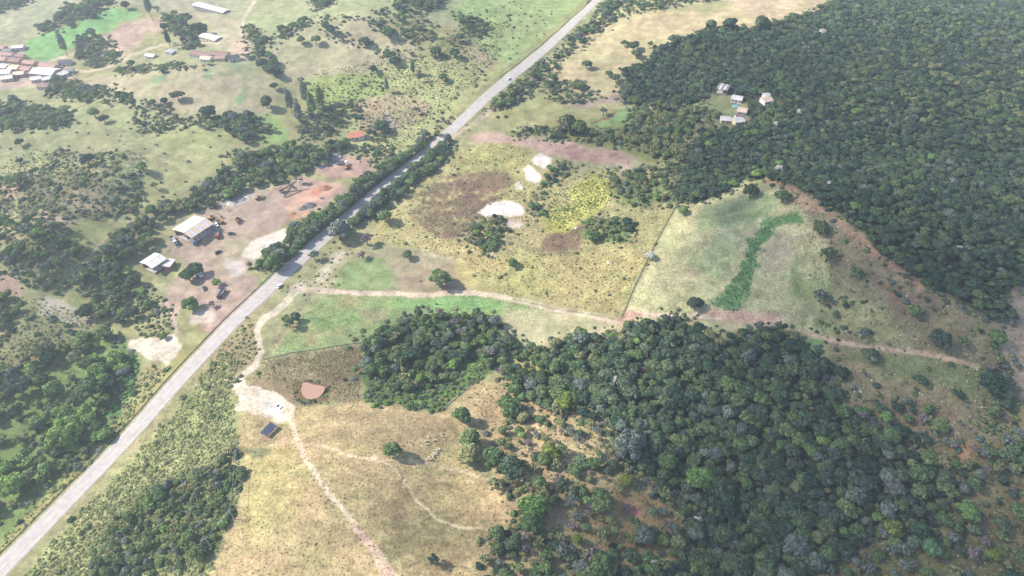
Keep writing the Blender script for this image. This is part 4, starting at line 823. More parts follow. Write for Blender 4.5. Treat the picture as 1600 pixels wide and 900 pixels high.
# all the rest: two uncountable masses, instanced
def scatter(name, ids):
    combos = {}
    for i in ids: combos.setdefault((PTS[i][3], PTS[i][4]), []).append(i)
    srcs = []; co, idx, scl, rot = [], [], [], []
    for (sh, lf), L in combos.items():
        nv = len(SHAPE[sh][0]); b = len(srcs)
        for k in range(nv): srcs.append(bpy.data.objects.new('tree', get_mesh(sh, lf, k, 'both')))
        for i in L:
            co.append((ax[i], ay[i], az[i]-.05)); idx.append(b+rsv.randint(nv)); scl.append((ar[i]*rsv.uniform(.78, 1.25), ar[i]*rsv.uniform(.78, 1.25), ar[i]*rsv.uniform(.7, 1.25)*(.75 if sh == 'shrub' else 1))); rot.append((rsv.uniform(-.08, .08), rsv.uniform(-.08, .08), rsv.uniform(0, 6.28)))
    me = bpy.data.meshes.new(name); me.vertices.add(len(co)); me.vertices.foreach_set('co', np.array(co, np.float32).ravel())
    a = me.attributes.new('idx', 'INT', 'POINT'); a.data.foreach_set('value', np.array(idx, np.int32))
    for nm, arr in (('scl', scl), ('rot', rot)):
        a = me.attributes.new(nm, 'FLOAT_VECTOR', 'POINT'); a.data.foreach_set('vector', np.array(arr, np.float32).ravel())
    ob = link(name, me); tag(ob, kind='stuff')
    g = bpy.data.node_groups.new(name, 'GeometryNodeTree'); g.interface.new_socket('Geometry', in_out='INPUT', socket_type='NodeSocketGeometry'); g.interface.new_socket('Geometry', in_out='OUTPUT', socket_type='NodeSocketGeometry')
    gi = g.nodes.new('NodeGroupInput'); go = g.nodes.new('NodeGroupOutput'); jn = g.nodes.new('GeometryNodeJoinGeometry'); L = g.links.new
    def named(nm, t):
        x = g.nodes.new('GeometryNodeInputNamedAttribute'); x.data_type = t; x.inputs['Name'].default_value = nm; return x.outputs['Attribute']
    ai, asn, ar_ = named('idx', 'INT'), named('scl', 'FLOAT_VECTOR'), named('rot', 'FLOAT_VECTOR')
    for k, s in enumerate(srcs):
        oi = g.nodes.new('GeometryNodeObjectInfo'); oi.inputs['Object'].default_value = s; oi.inputs['As Instance'].default_value = True
        cp = g.nodes.new('FunctionNodeCompare'); cp.data_type = 'INT'; cp.operation = 'EQUAL'; L(ai, cp.inputs[2]); cp.inputs[3].default_value = k
        ip = g.nodes.new('GeometryNodeInstanceOnPoints'); L(gi.outputs[0], ip.inputs['Points']); L(cp.outputs[0], ip.inputs['Selection']); L(oi.outputs['Geometry'], ip.inputs['Instance'])
        L(asn, ip.inputs['Scale']); L(ar_, ip.inputs['Rotation']); L(ip.outputs[0], jn.inputs[0])
    L(jn.outputs[0], go.inputs[0]); mdf = ob.modifiers.new('scatter', 'NODES'); mdf.node_group = g
    return ob
scatter('forest', [i for i in range(len(PTS)) if not isshrub[i] and not istuft[i] and i not in solo])
scatter('scrub', [i for i in range(len(PTS)) if isshrub[i] and i not in solo])
scatter('grass_tussocks', [i for i in range(len(PTS)) if istuft[i]])
print('scatter', round(time.time()-T0, 1))
# ------------------------------------------------------------------ single trees that stand apart (crown centre on the map, half width in map units)
HT = [
 (612, 701, 14, 'big', 'mid', 'lone broad tree in the middle of the pale near pasture'),
 (687, 431, 17, 'big', 'mid', 'tall dark tree on the green field above the crossing track'),
 (1016, 397, 9, 'blossom', 'white', 'white flowering tree on the fence line of the rough field'),
 (1068, 327, 8, 'round', 'bright', 'fresh green bush at the top end of the fence line'),
 (1174, 297, 12, 'round', 'dark', 'dark blue green tree at the top tip of the striped field'),
 (1087, 473, 12, 'round', 'dark', 'dark tree beside the foot of the vivid green gully'),
 (1284, 355, 13, 'round', 'dark', 'round dark bush on the slope below the ridge path'),
 (1295, 395, 16, 'sparse', 'mid', 'loose green tree below the round dark bush on the slope'),
 (1340, 425, 10, 'round', 'mid', 'small green tree halfway down the ridge path slope'),
 (1225, 304, 13, 'wide', 'mid', 'flat green bush beside the bend of the ridge path'),
 (1283, 460, 14, 'sparse', 'grey', 'greyish tree at the right edge of the striped field'),
 (1430, 485, 12, 'round', 'mid', 'dull green tree on the shaded slope below the forest corner'),
 (1470, 528, 18, 'big', 'dark', 'largest dark tree on the shaded right slope'),
 (1505, 532, 12, 'sparse', 'mid', 'thin tree right of the largest slope tree'),
 (1350, 520, 12, 'sparse', 'grey', 'faint grey tree above the track on the right slope'),
 (1362, 552, 13, 'wide', 'mid', 'spreading tree just below the track on the right slope'),
 (1315, 580, 11, 'round', 'dark', 'dark tree on the right flank of the large wood'),
 (1440, 593, 9, 'round', 'dark', 'small dark bush in the bare middle of the right slope'),
 (1555, 595, 21, 'big', 'dark', 'big round tree by the pale ground at the right edge'),
 (1577, 598, 8, 'bare', 'bare', 'leafless pinkish tree leaning on the big right edge tree'),
 (1500, 616, 8, 'round', 'dark', 'small dark tree left of the big right edge tree'),
 (1560, 526, 13, 'round', 'mid', 'green tree alone on the pale ground at the right edge'),
 (1555, 640, 11, 'round', 'mid', 'tree under the big right edge tree'),
 (1458, 855, 15, 'round', 'emerald', 'vivid green ball shaped tree near the lower right corner'),
 (1515, 796, 17, 'big', 'bright', 'light green broad tree above the lower right corner'),
 (1397, 826, 15, 'round', 'lime', 'yellow green tree at the bottom edge of the large wood'),
 (1551, 866, 11, 'round', 'lime', 'small yellow tree in the lower right corner'),
 (1345, 846, 11, 'bare', 'bare', 'bleached bare tree under the bottom edge of the wood'),
 (885, 625, 15, 'big', 'lime', 'bright yellow green tree at the left edge of the large wood'),
 (722, 648, 14, 'round', 'mid', 'tree alone at the right end of the near pasture'),
 (735, 684, 17, 'big', 'mid', 'large tree below the lone right pasture tree'),
 (735, 708, 18, 'big', 'olive', 'olive tree in the pasture edge clump, lowest left'),
 (770, 712, 18, 'big', 'mid', 'middle tree of the clump at the right edge of the near pasture'),
 (802, 728, 20, 'big', 'dark', 'darkest tree of the clump at the right edge of the near pasture'),
 (775, 755, 14, 'sparse', 'olive', 'thin reddish olive tree below the pasture edge clump'),
 (795, 630, 18, 'wide', 'mid', 'wide tree casting shade over the cattle corner'),
 (776, 831, 12, 'round', 'mid', 'round bush where the thin cattle path ends'),
 (677, 874, 12, 'sparse', 'dark', 'open slender tree near the bottom of the pale pasture'),
 (830, 790, 22, 'big', 'bright', 'large lush green tree at the left of the dry clearing'),
 (830, 812, 18, 'big', 'mid', 'green tree just below the large lush tree'),
 (942, 780, 19, 'big', 'mid', 'dark rounded tree in the middle of the dry clearing'),
 (1040, 770, 14, 'sparse', 'olive', 'olive thin tree at the right of the dry clearing'),
 (1095, 745, 22, 'big', 'bright', 'light green spreading tree at the edge of the wood and clearing'),
 (985, 690, 26, 'big', 'grey', 'blue green broad tree at the left tip of the lower wood'),
 (1008, 835, 17, 'big', 'grey', 'bluish tree in the dry clearing right of the palms'),
 (940, 880, 20, 'big', 'mid', 'broad blue green tree at the bottom edge of the picture'),
 (1150, 880, 22, 'big', 'dark', 'wide dark tree at the bottom edge in the large wood'),
 (1245, 850, 20, 'big', 'grey', 'pale grey green wide tree low in the large wood'),
 (1020, 880, 11, 'blossom', 'white', 'white flowering tree at the bottom edge'),
 (1090, 812, 9, 'blossom', 'white', 'small white blossomed tree right of the dry clearing'),
 (905, 690, 15, 'bare', 'bare', 'twiggy grey tree in the upper dry clearing'),
 (950, 712, 18, 'bare', 'bare', 'lilac grey leafless tree beside the wood tip'),
 (878, 700, 12, 'sparse', 'mid', 'fresh green thin tree in the upper dry clearing'),
 (815, 678, 7, 'palm', 'bright', 'small palm at the top of the dry clearing'),
 (918, 780, 9, 'palm', 'bright', 'upper left palm of the pair in the dry clearing'),
 (933, 790, 10, 'palm', 'bright', 'lower right palm of the pair in the dry clearing'),
 (953, 811, 8, 'palm', 'mid', 'palm below the pair in the dry clearing'),
 (1021, 798, 9, 'palm', 'mid', 'palm above the bluish tree in the dry clearing'),
 (918, 823, 7, 'palm', 'mid', 'leftmost palm of the lower row in the dry clearing'),
 (962, 828, 8, 'palm', 'mid', 'middle palm of the lower row in the dry clearing'),
 (1041, 846, 8, 'palm', 'mid', 'rightmost palm of the lower row in the dry clearing'),
 (90, 572, 13, 'bare', 'bare', 'round purple grey leafless tree left of the thicket'),
 (50, 540, 20, 'wide', 'olive', 'olive spreading tree above the purple grey tree'),
 (100, 670, 26, 'big', 'bright', 'large light green tree in the thicket left of the road'),
 (135, 605, 22, 'big', 'mid', 'feathery green tree in the upper thicket left of the road'),
 (72, 730, 12, 'round', 'bright', 'small bright tree at the lower edge of the left thicket'),
 (15, 755, 20, 'big', 'bright', 'bright green tree on the left edge of the picture'),
 (25, 600, 20, 'big', 'dark', 'dark tree at the upper left of the left thicket'),
 (30, 250, 5, 'round', 'dark', 'small dark bush on the grassy left edge'),
 (450, 500, 13, 'sparse', 'mid', 'tree in the green field near the pale track'),
 (461, 494, 8, 'round', 'dark', 'dark bush behind the tree near the pale track'),
 (490, 397, 10, 'sparse', 'grey', 'pale dusty tree at the road edge by the hedge end'),
 (528, 356, 18, 'big', 'grey', 'grey green tree overhanging the road by the quarry'),
 (572, 372, 12, 'sparse', 'bare', 'purplish thin bush right of the road'),
 (600, 336, 12, 'round', 'mid', 'round tree on the field side of the road'),
 (565, 397, 8, 'sparse', 'bare', 'dead brown bush below the round roadside tree'),
 (636, 397, 8, 'round', 'mid', 'small green tree at the start of the curved field path'),
 (801, 410, 8, 'round', 'mid', 'single green bush at the bottom of the rough field'),
 (925, 365, 11, 'wide', 'mid', 'broad green bush in the burnt part of the rough field'),
 (981, 345, 8, 'round', 'dark', 'upper dark bush at the right of the rough field'),
 (984, 355, 7, 'round', 'dark', 'lower dark bush at the right of the rough field'),
 (295, 472, 13, 'wide', 'mid', 'green spreading tree in the lay-by of the quarry'),
 (330, 474, 7, 'sparse', 'bare', 'brown thin bush in the lay-by'),
 (338, 440, 7, 'round', 'bright', 'bright bush on the quarry yard'),
 (303, 420, 12, 'round', 'mid', 'green tree in front of the white roofed shed'),
 (292, 428, 12, 'round', 'dark', 'dark tree in front of the white roofed shed'),
 (428, 405, 16, 'big', 'mid', 'rounded tree at the lower end of the quarry hedge'),
 (255, 525, 6, 'round', 'mid', 'small bush above the pale sand patch'),
 (195, 6, 7, 'round', 'dark', 'small tree at the top edge left of the barns'),
 (232, 12, 7, 'tall', 'grey', 'taller tree at the top edge left of the long barn'),
 (244, 12, 7, 'sparse', 'mid', 'shorter tree beside the taller tree at the top edge'),
 (98, 70, 7, 'tall', 'grey', 'tall grey tree standing in the bright green crop'),
 (310, 42, 13, 'wide', 'dark', 'dark tree below the long barn'),
 (287, 26, 12, 'wide', 'mid', 'tree below the left end of the long barn'),
 (262, 61, 5, 'column', 'dark', 'slim dark tree on the lawn beside the barns'),
 (204, 98, 6, 'round', 'dark', 'small round tree beside the farm lane'),
 (225, 108, 5, 'round', 'mid', 'first low bush along the farm lane'),
 (252, 107, 6, 'round', 'mid', 'bush right below the small white house'),
 (276, 146, 10, 'wide', 'dark', 'dark bush alone on the pinkish left pasture'),
 (256, 156, 6, 'round', 'dark', 'little dark bush left below the lone dark bush'),
 (325, 172, 11, 'round', 'dark', 'dark tree above the small clump on the left pasture'),
 (145, 174, 9, 'round', 'mid', 'bush left of the greyish clump'),
 (161, 183, 8, 'wide', 'dark', 'flat dark bush left of the greyish clump'),
 (30, 221, 7, 'round', 'dark', 'round dark bush on the slope at the left edge'),
 (135, 247, 10, 'round', 'dark', 'dark tree above the eroded knoll'),
 (22, 277, 14, 'wide', 'mid', 'low spreading tree on the left slope'),
 (220, 258, 9, 'wide', 'mid', 'small tree beside the grassy slope'),
 (240, 288, 7, 'sparse', 'mid', 'thin small tree on the grassy slope'),
 (508, 38, 7, 'round', 'mid', 'upper tree of a leaning pair on the far hillside'),
 (516, 45, 8, 'round', 'dark', 'lower tree of a leaning pair on the far hillside'),
 (470, 62, 7, 'round', 'mid', 'left one of two trees on the bare far hill'),
 (493, 63, 8, 'round', 'mid', 'right one of two trees on the bare far hill'),
 (532, 61, 6, 'sparse', 'grey', 'grey thin tree on the bare far hill'),
 (570, 68, 8, 'round', 'dark', 'dark tree at the right end of the bare far hill'),
 (606, 50, 11, 'wide', 'mid', 'wide tree on the wooded far hillside'),
 (609, 86, 9, 'round', 'mid', 'big round tree in the middle of the far pasture'),
 (617, 95, 8, 'round', 'dark', 'tree touching the big round far pasture tree'),
 (681, 78, 9, 'round', 'dark', 'dark tree in the far pasture left of the road'),
 (710, 80, 9, 'wide', 'dark', 'wide dark tree in the far pasture nearest the road'),
 (717, 57, 7, 'round', 'mid', 'tree above the wide dark tree near the far road'),
 (583, 107, 7, 'round', 'dark', 'round bush over the yellow green plantation'),
 (645, 108, 5, 'column', 'mid', 'slim pointed tree on the far pasture, left one'),
 (655, 120, 4, 'column', 'grey', 'slim pointed tree on the far pasture, right one'),
 (604, 135, 5, 'column', 'grey', 'thin poplar like tree right of the plantation'),
 (692, 118, 8, 'wide', 'mid', 'spreading green bush near the road in the far pasture'),
 (651, 170, 8, 'sparse', 'grey', 'thin grey tree on the slope above the road'),
 (596, 195, 11, 'wide', 'dark', 'dark tree beside the grey dirt patch above the orange roof'),
 (415, 158, 10, 'round', 'dark', 'dark tree left of the eucalyptus grove'),
 (428, 133, 6, 'round', 'dark', 'small dark tree above the eucalyptus grove'),
 (470, 124, 5, 'round', 'mid', 'small round tree above the plantation edge'),
 (408, 98, 9, 'round', 'dark', 'left tree of the three beside the farm track'),
 (420, 105, 9, 'round', 'dark', 'middle tree of the three beside the farm track'),
 (431, 112, 8, 'round', 'dark', 'right tree of the three beside the farm track'),
 (452, 160, 8, 'tall', 'grey', 'leftmost eucalyptus of the tall grove'),
 (466, 178, 8, 'tall', 'grey', 'eucalyptus at the front of the tall grove'),
 (476, 148, 8, 'tall', 'grey', 'second eucalyptus from the left in the tall grove'),
 (487, 165, 8, 'tall', 'mid', 'greener eucalyptus in the middle of the tall grove'),
 (500, 156, 8, 'tall', 'mid', 'rightmost eucalyptus of the tall grove'),
 (917, 99, 8, 'round', 'mid', 'lone round tree on the dry pasture right of the road'),
 (991, 70, 9, 'round', 'dark', 'dark tree pair member on the upper dry pasture, upper one'),
 (995, 83, 8, 'round', 'dark', 'dark tree pair member on the upper dry pasture, lower one'),
 (976, 66, 6, 'round', 'mid', 'small tree left of the dark pair on the dry pasture'),
 (1016, 68, 7, 'sparse', 'mid', 'thin tree right of the dark pair on the dry pasture'),
 (1055, 58, 10, 'wide', 'mid', 'wide tree close above the forest edge'),
 (1112, 36, 8, 'round', 'mid', 'round tree above the forest on the pale pasture, left one'),
 (1142, 34, 10, 'round', 'dark', 'round tree above the forest on the pale pasture, right one'),
 (1190, 34, 11, 'round', 'dark', 'large dark tree at the top corner of the forest'),
 (952, 114, 6, 'round', 'mid', 'left small tree at the end of the dry pasture'),
 (963, 120, 7, 'round', 'mid', 'right small tree at the end of the dry pasture'),
 (863, 120, 8, 'round', 'dark', 'dark tree between the road strip and the dry pasture'),
 (943, 172, 8, 'sparse', 'grey', 'greyish tree by the mown lawn'),
 (885, 190, 14, 'round', 'olive', 'tall olive tree in the row above the bare earth'),
 (905, 195, 13, 'round', 'mid', 'green tree in the row above the bare earth, right of the olive one'),
 (1219, 262, 8, 'blossom', 'white', 'whitish tree inside the forest near the ridge path'),
 (1286, 48, 6, 'blossom', 'white', 'white crowned tree in the far upper forest'),
 (1260, 50, 5, 'blossom', 'white', 'fainter white crowned tree in the far upper forest'),
 (1280, 178, 5, 'blossom', 'white', 'white tree in the lit part of the forest'),
 (1250, 173, 6, 'blossom', 'white', 'white tree right of the forest cottages'),
 (1213, 192, 6, 'blossom', 'white', 'white tree below the forest cottages'),
 (1295, 285, 6, 'blossom', 'white', 'flat white tree in the forest above the ridge path'),
 (1500, 387, 6, 'blossom', 'white', 'pale tree low in the right forest'),
]
for px, py, rp, sh, lf, lab in HT:
    x, y, z = W(px, py); d = float(proj(x, y, z)[2]); r = rp/F*d
    hgt = {'palm': 1.4, 'tall': 2.6, 'column': 2.2, 'shrub': .4}.get(sh, 1.15)*r
    if sh == 'palm': hgt = 1.5*r
    # stand the tree so that its crown centre, not its foot, lies over the mapped point
    for _ in range(6):
        x, y = flat(px, py, float(H(x, y))+hgt)
    nm = {'palm': 'palm_tree', 'shrub': 'shrub', 'bare': 'leafless_tree', 'tall': 'eucalyptus_tree', 'column': 'slim_tree', 'blossom': 'flowering_tree'}.get(sh, 'tree')
    tree(nm, float(x), float(y), r, sh, lf, lab, {'palm': 'palm'}.get(sh, 'tree'), hs=1.0)
print('hand', round(time.time()-T0, 1))

# ------------------------------------------------------------------ buildings
def S(c): return tuple(float(v)*.72 for v in lin(c))
MT = {k: mat('roof_'+k, S(c), .8, 0, .3, 1.2, S(c2), .3, .02) for k, c, c2 in (
 ('terracotta', (190, 154, 142), (150, 118, 108)), ('orange', (206, 140, 114), (178, 112, 88)), ('white', (236, 232, 228), (188, 182, 178)), ('grey', (150, 148, 150), (120, 116, 118)),
 ('tan', (236, 212, 190), (212, 178, 156)), ('dark', (96, 90, 104), (72, 68, 80)), ('brown', (160, 130, 122), (128, 100, 96)), ('blue', (72, 78, 108), (56, 62, 90)), ('clear', (225, 222, 224), (190, 186, 190)))}
MW = {k: mat('wall_'+k, S(c), .9, 0, .15, .8) for k, c in (('white', (235, 230, 222)), ('cream', (222, 205, 180)), ('pink', (214, 180, 165)), ('brick', (178, 130, 110)), ('grey', (165, 162, 160)))}
M_glass = mat('glass', (.03, .04, .05), .2, 0, 0, spec=.6); M_frame = mat('window_frame', (.55, .53, .5)); M_door = mat('door_wood', (.16, .09, .055)); M_steel = mat('steel', (.32, .32, .33), .5, .6); M_conc = mat('concrete', (.42, .40, .38), .9, 0, .3, 1.5); M_dark = mat('dark_inside', (.06, .055, .05)); M_rust = mat('rusty_steel', (.20, .12, .09), .8, 0, .4, 2.0)
def frame_of(p1, p2):
    a, b = WV(*p1), WV(*p2); d = (b-a); return (a+b)/2, math.atan2(d.y, d.x), d.xy.length
def gable_roof(l, w, h, pitch, over=.4, t=.12, ridge=0.0, mat_=None, parent=None, label=None, sheets=0, mat2=None):
    L, Wd = l/2+over, w/2+over; rh = h+(w/2)*pitch; ez = h-over*pitch; out = []
    for sg in (1, -1):
        e = [(-L, sg*Wd, ez), (L, sg*Wd, ez), (L, ridge, rh), (-L, ridge, rh)]
        if sg < 0: e = [e[1], e[0], e[3], e[2]]
        if not sheets:
            out.append(MB().slab(e, t).build('roof_slope', mat_, parent))
        else:
            for k in range(sheets):
                a, b = k/sheets+.003, (k+1)/sheets-.003; E = [Vector(v) for v in e]; up = Vector((0, 0, .02*(k % 2)))
                qd = [E[0].lerp(E[1], a)+up, E[0].lerp(E[1], b)+up, E[3].lerp(E[2], b)+up, E[3].lerp(E[2], a)+up]
                MB().slab(qd, .05).build('roof_sheet', mat2 if (mat2 and k % 2) else mat_, parent)
    MB().box((0, ridge, rh+.03), (2*L, .3, .10)).build('ridge_cap', mat_, parent)
    return out
def house(p1, p2, w, h, roof, wall, label, cat='house', group=None, pitch=.35, flat_=False, ext=False, nw=3):
    c, a, l = frame_of(p1, p2); t = empty('house', c, a, label, cat, group)
    l = max(l, 3)
    MB().box((0, 0, h/2-.2), (l, w, h+.4)).build('wall', MW[wall], t)
    if not flat_:
        V = [(-l/2, -w/2, h), (-l/2, w/2, h), (-l/2, 0, h+w/2*pitch-.13), (l/2, -w/2, h), (l/2, w/2, h), (l/2, 0, h+w/2*pitch-.13)]
        link('gable', mesh('gable', V, [(0, 2, 1), (3, 4, 5), (0, 3, 5, 2), (1, 2, 5, 4)], (MW[wall],)), t)
        gable_roof(l, w, h+.02, pitch, .45, .12, 0, MT[roof], t)
    else:
        MB().slab([(-l/2-.4, -w/2-.4, h+.35), (l/2+.4, -w/2-.4, h+.35), (l/2+.4, w/2+.4, h+.9), (-l/2-.4, w/2+.4, h+.9)], .12).build('roof', MT[roof], t)
        MB().box((0, w/2-.15, h+.3), (l, .2, .7)).build('gable', MW[wall], t)
    for sg in (1, -1):
        for k in range(nw):
            x = -l/2+l*(k+.5)/nw
            if sg < 0 and k == nw//2:
                d = MB().box((x, sg*(w/2+.03), 1.05), (.95, .08, 2.1)).build('door', M_door, t); MB().box((x+.35, sg*(w/2+.09), 1.05), (.06, .06, .14)).build('handle', M_steel, d); continue
            f = MB().box((x, sg*(w/2+.02), 1.6), (1.3, .08, 1.1)).build('window', M_frame, t); MB().box((x, sg*(w/2+.075), 1.6), (1.1, .04, .9)).build('pane', M_glass, f)
    return t
def open_shed(p1, p2, w, h, roof, label, roof2=None, pitch=.22, ridge=0.0, bays=4, sheets=0, back=True, cat='shed'):
    c, a, l = frame_of(p1, p2); t = empty('open_shed', c, a, label, cat)
    gable_roof(l, w, h, pitch, .5, .1, ridge, MT[roof], t, sheets=sheets, mat2=MT[roof2] if roof2 else None)
    pm = MB().box((0, 0, h/2), (.3, .3, h)).mesh('post', M_conc)
    for i in range(bays+1):
        for sg in (1, -1): link('post', pm, t, (-l/2+.3+(l-.6)*i/bays, sg*(w/2-.3), 0))
        MB().box((-l/2+.3+(l-.6)*i/bays, 0, h-.2), (.18, w-.3, .25)).build('truss', M_steel, t)
    if back:
        MB().box((0, w/2-.05, h*.35), (l-.6, .18, h*.7)).build('back_wall', MW['grey'], t)
        MB().box((l/2-.1, w*.2, h*.45), (.18, w*.55, h*.88)).build('end_wall', MW['brick'], t)
    MB().box((0, 0, .05), (l-.5, w-.5, .16)).build('slab', M_conc, t)
    return t
# quarry sheds
big = open_shed((289, 376), (321, 352), 17, 5.2, 'tan', 'large quarry shed with a tan and white sheet roof and open sides', 'clear', bays=5, sheets=7, ridge=-3.2)
small = open_shed((233, 424), (254, 408), 10.5, 4.6, 'white', 'white roofed quarry shed beside the dark trees', bays=3, sheets=4)
house((262, 423), (270, 411), 4.5, 2.8, 'white', 'brick', 'small white roofed annex at the right of the white quarry shed', 'building', flat_=True, nw=2)
house((546, 216), (568, 214), 8, 2.8, 'orange', 'white', 'house with an orange tiled roof in the bushes above the quarry', nw=3)
house((308, 13), (354, 20), 9, 3.2, 'white', 'grey', 'very long white roofed barn at the top of the farm', 'barn', pitch=.2, nw=9)
house((319, 62), (342, 63), 9, 3.2, 'white', 'cream', 'shorter white barn on bare ground in the farm', 'barn', pitch=.2, nw=5)
house((231, 91), (243, 90), 5.5, 2.7, 'clear', 'white', 'small white cottage left on the farm lawn', nw=3)
house((264, 87), (271, 83), 6.5, 2.9, 'clear', 'white', 'small square white house right on the farm lawn', nw=2)
house((302, 89), (330, 88), 8, 3, 'brown', 'white', 'left long house of the farmstead row with a brown roof', nw=5)
house((316, 95), (331, 95), 6, 2.8, 'tan', 'white', 'low pale house in front of the farmstead row', nw=3)
house((334, 88), (357, 89), 8, 3, 'brown', 'white', 'middle long house of the farmstead row', nw=4)
house((338, 94), (353, 94), 5, 2.7, 'terracotta', 'cream', 'small terracotta roofed house in the farmstead row', nw=3)
house((357, 95), (374, 92), 6, 2.8, 'dark', 'white', 'dark roofed house at the right end of the farmstead row', nw=3)
# village
for p1, p2, w, rf, wl, lab in [
 ((95, 101), (112, 100), 7, 'dark', 'white', 'white house with a grey roof alone beyond the village lane'),
 ((66, 104), (90, 108), 7, 'terracotta', 'cream', 'long terracotta roofed house at the right of the village'),
 ((40, 100), (57, 103), 7, 'terracotta', 'pink', 'terracotta house in the middle of the village row'),
 ((18, 97), (34, 99), 7, 'brown', 'pink', 'brown roofed house in the upper village row'),
 ((-2, 95), (12, 97), 7, 'terracotta', 'cream', 'terracotta house at the left of the upper village row'),
 ((56, 114), (90, 117), 13, 'white', 'grey', 'large white metal roofed hall in the village'),
 ((93, 121), (106, 117), 7, 'white', 'white', 'small white roofed house at the right end of the village'),
 ((105, 114), (116, 113), 6, 'grey', 'white', 'grey roofed shed at the far right end of the village'),
 ((50, 128), (66, 125), 7, 'clear', 'white', 'pale roofed house below the large hall, left one'),
 ((68, 128), (82, 125), 7, 'clear', 'white', 'pale roofed house below the large hall, right one'),
 ((62, 138), (78, 137), 7, 'brown', 'white', 'brown roofed house lowest in the village'),
 ((0, 107), (14, 108), 8, 'white', 'cream', 'white roofed house on the left edge of the village'),
 ((18, 109), (32, 110), 8, 'tan', 'white', 'tan roofed house left of the large hall'),
 ((36, 110), (50, 112), 7, 'terracotta', 'white', 'terracotta house touching the large hall'),
 ((0, 117), (20, 116), 9, 'white', 'white', 'bright white roofed house low at the village edge'),
 ((4, 126), (22, 124), 8, 'white', 'cream', 'lowest white roofed house at the left edge of the village'),
 ((24, 119), (40, 118), 7, 'tan', 'pink', 'tan house left below the large hall'),
 ((22, 78), (39, 76), 7, 'white', 'white', 'white house between the village and the bright crop'),
 ((8, 83), (20, 82), 6, 'grey', 'white', 'grey roofed house above the village row'),
 ((0, 77), (10, 79), 6, 'terracotta', 'pink', 'terracotta house highest in the village'),
 ((6, 88), (22, 89), 6, 'terracotta', 'white', 'narrow terracotta house above the brown roofed one'),
 ((28, 90), (40, 92), 5, 'brown', 'cream', 'small brown house by the village lane'),
 ((-18, 102), (-4, 103), 8, 'terracotta', 'cream', 'terracotta house cut by the left picture edge'),
 ((-16, 120), (-3, 119), 8, 'white', 'cream', 'white house cut by the left picture edge')]:
    house(p1, p2, w, 2.9, rf, wl, lab, group='village houses', pitch=.3, nw=3)
# forest cottages
sh = open_shed((1121, 143), (1137, 144), 9.5, 4.2, 'grey', 'striped metal shed at the edge of the forest cottages', 'white', pitch=.18, bays=3, sheets=5)
house((1143, 158), (1159, 158), 7, 2.9, 'white', 'white', 'white cottage beside the small blue pool', nw=3)
house((1152, 177), (1166, 177), 7, 2.9, 'tan', 'white', 'pale cottage in the middle of the forest cottages', nw=3)
house((1145, 195), (1160, 190), 6.5, 2.9, 'white', 'cream', 'lowest white cottage among the forest cottages', nw=3)
house((1125, 191), (1140, 189), 6, 2.7, 'white', 'cream', 'small white outbuilding left of the lowest cottage', 'outbuilding', nw=2)
house((1190, 163), (1203, 158), 7, 2.9, 'tan', 'white', 'cottage alone on the right of the forest cottages', nw=3)
house((1192, 154), (1200, 151), 4, 2.6, 'white', 'white', 'little annex above the right forest cottage', 'outbuilding', nw=2)
house((1148, 186), (1157, 184), 4, 2.6, 'brown', 'white', 'little brown roofed annex between the forest cottages', 'outbuilding', nw=2)
# shelter on the near pasture
c = WV(422, 676); t = empty('shelter', c, R(62), 'dark blue roofed open shelter at the bottom of the pale yard', 'shelter')
MB().slab([(-3.3, -1.9, 2.5), (3.3, -1.9, 2.5), (3.3, 1.9, 3.0), (-3.3, 1.9, 3.0)], .12).build('roof', MT['blue'], t)
pm = MB().box((0, 0, 1.35), (.18, .18, 2.7)).mesh('post', M_door)
for q in ((-3, -1.6), (3, -1.6), (3, 1.6), (-3, 1.6)): link('post', pm, t, (*q, 0))
MB().box((0, 1.2, .5), (4.5, 1.0, 1.0)).build('trough', M_conc, t)

# ------------------------------------------------------------------ vehicles and plant
PAINT = {k: mat('paint_'+k, c, .35, 0, 0, spec=.5) for k, c in (('white', (.75, .75, .76)), ('yellow', (.30, .17, .08)), ('black', (.03, .03, .035)), ('red', (.35, .06, .04)), ('blue', (.10, .16, .30)), ('silver', (.45, .46, .48)))}
M_rub = mat('rubber', (.03, .03, .03), .9); M_rim = mat('rim', (.4, .4, .4), .4, .7); M_lamp = mat('lamp_lens', (.7, .7, .65), .2)
def wheels(t, xs, y, r=.33, wd_=.22):
    key = ('w', r)
    if key not in _mc:
        m = MB().tube([(0, -wd_/2, 0), (0, wd_/2, 0)], r, 14); _mc[key] = m.mesh('tyre', M_rub); m = MB().tube([(0, -wd_/2-.02, 0), (0, wd_/2+.02, 0)], r*.55, 10); _mc[key+('r',)] = m.mesh('rim', M_rim)
    for x in xs:
        for sg in (1, -1):
            w = link('wheel', _mc[key], t, (x, sg*y, r)); link('rim', _mc[key+('r',)], w)
def prof_body(pts, hw, tap=.0):
    r1 = [Vector((x, -hw+tap*(z > 1), z)) for x, z in pts]; r2 = [Vector((x, hw-tap*(z > 1), z)) for x, z in pts]
    return MB().loft([r1, r2])
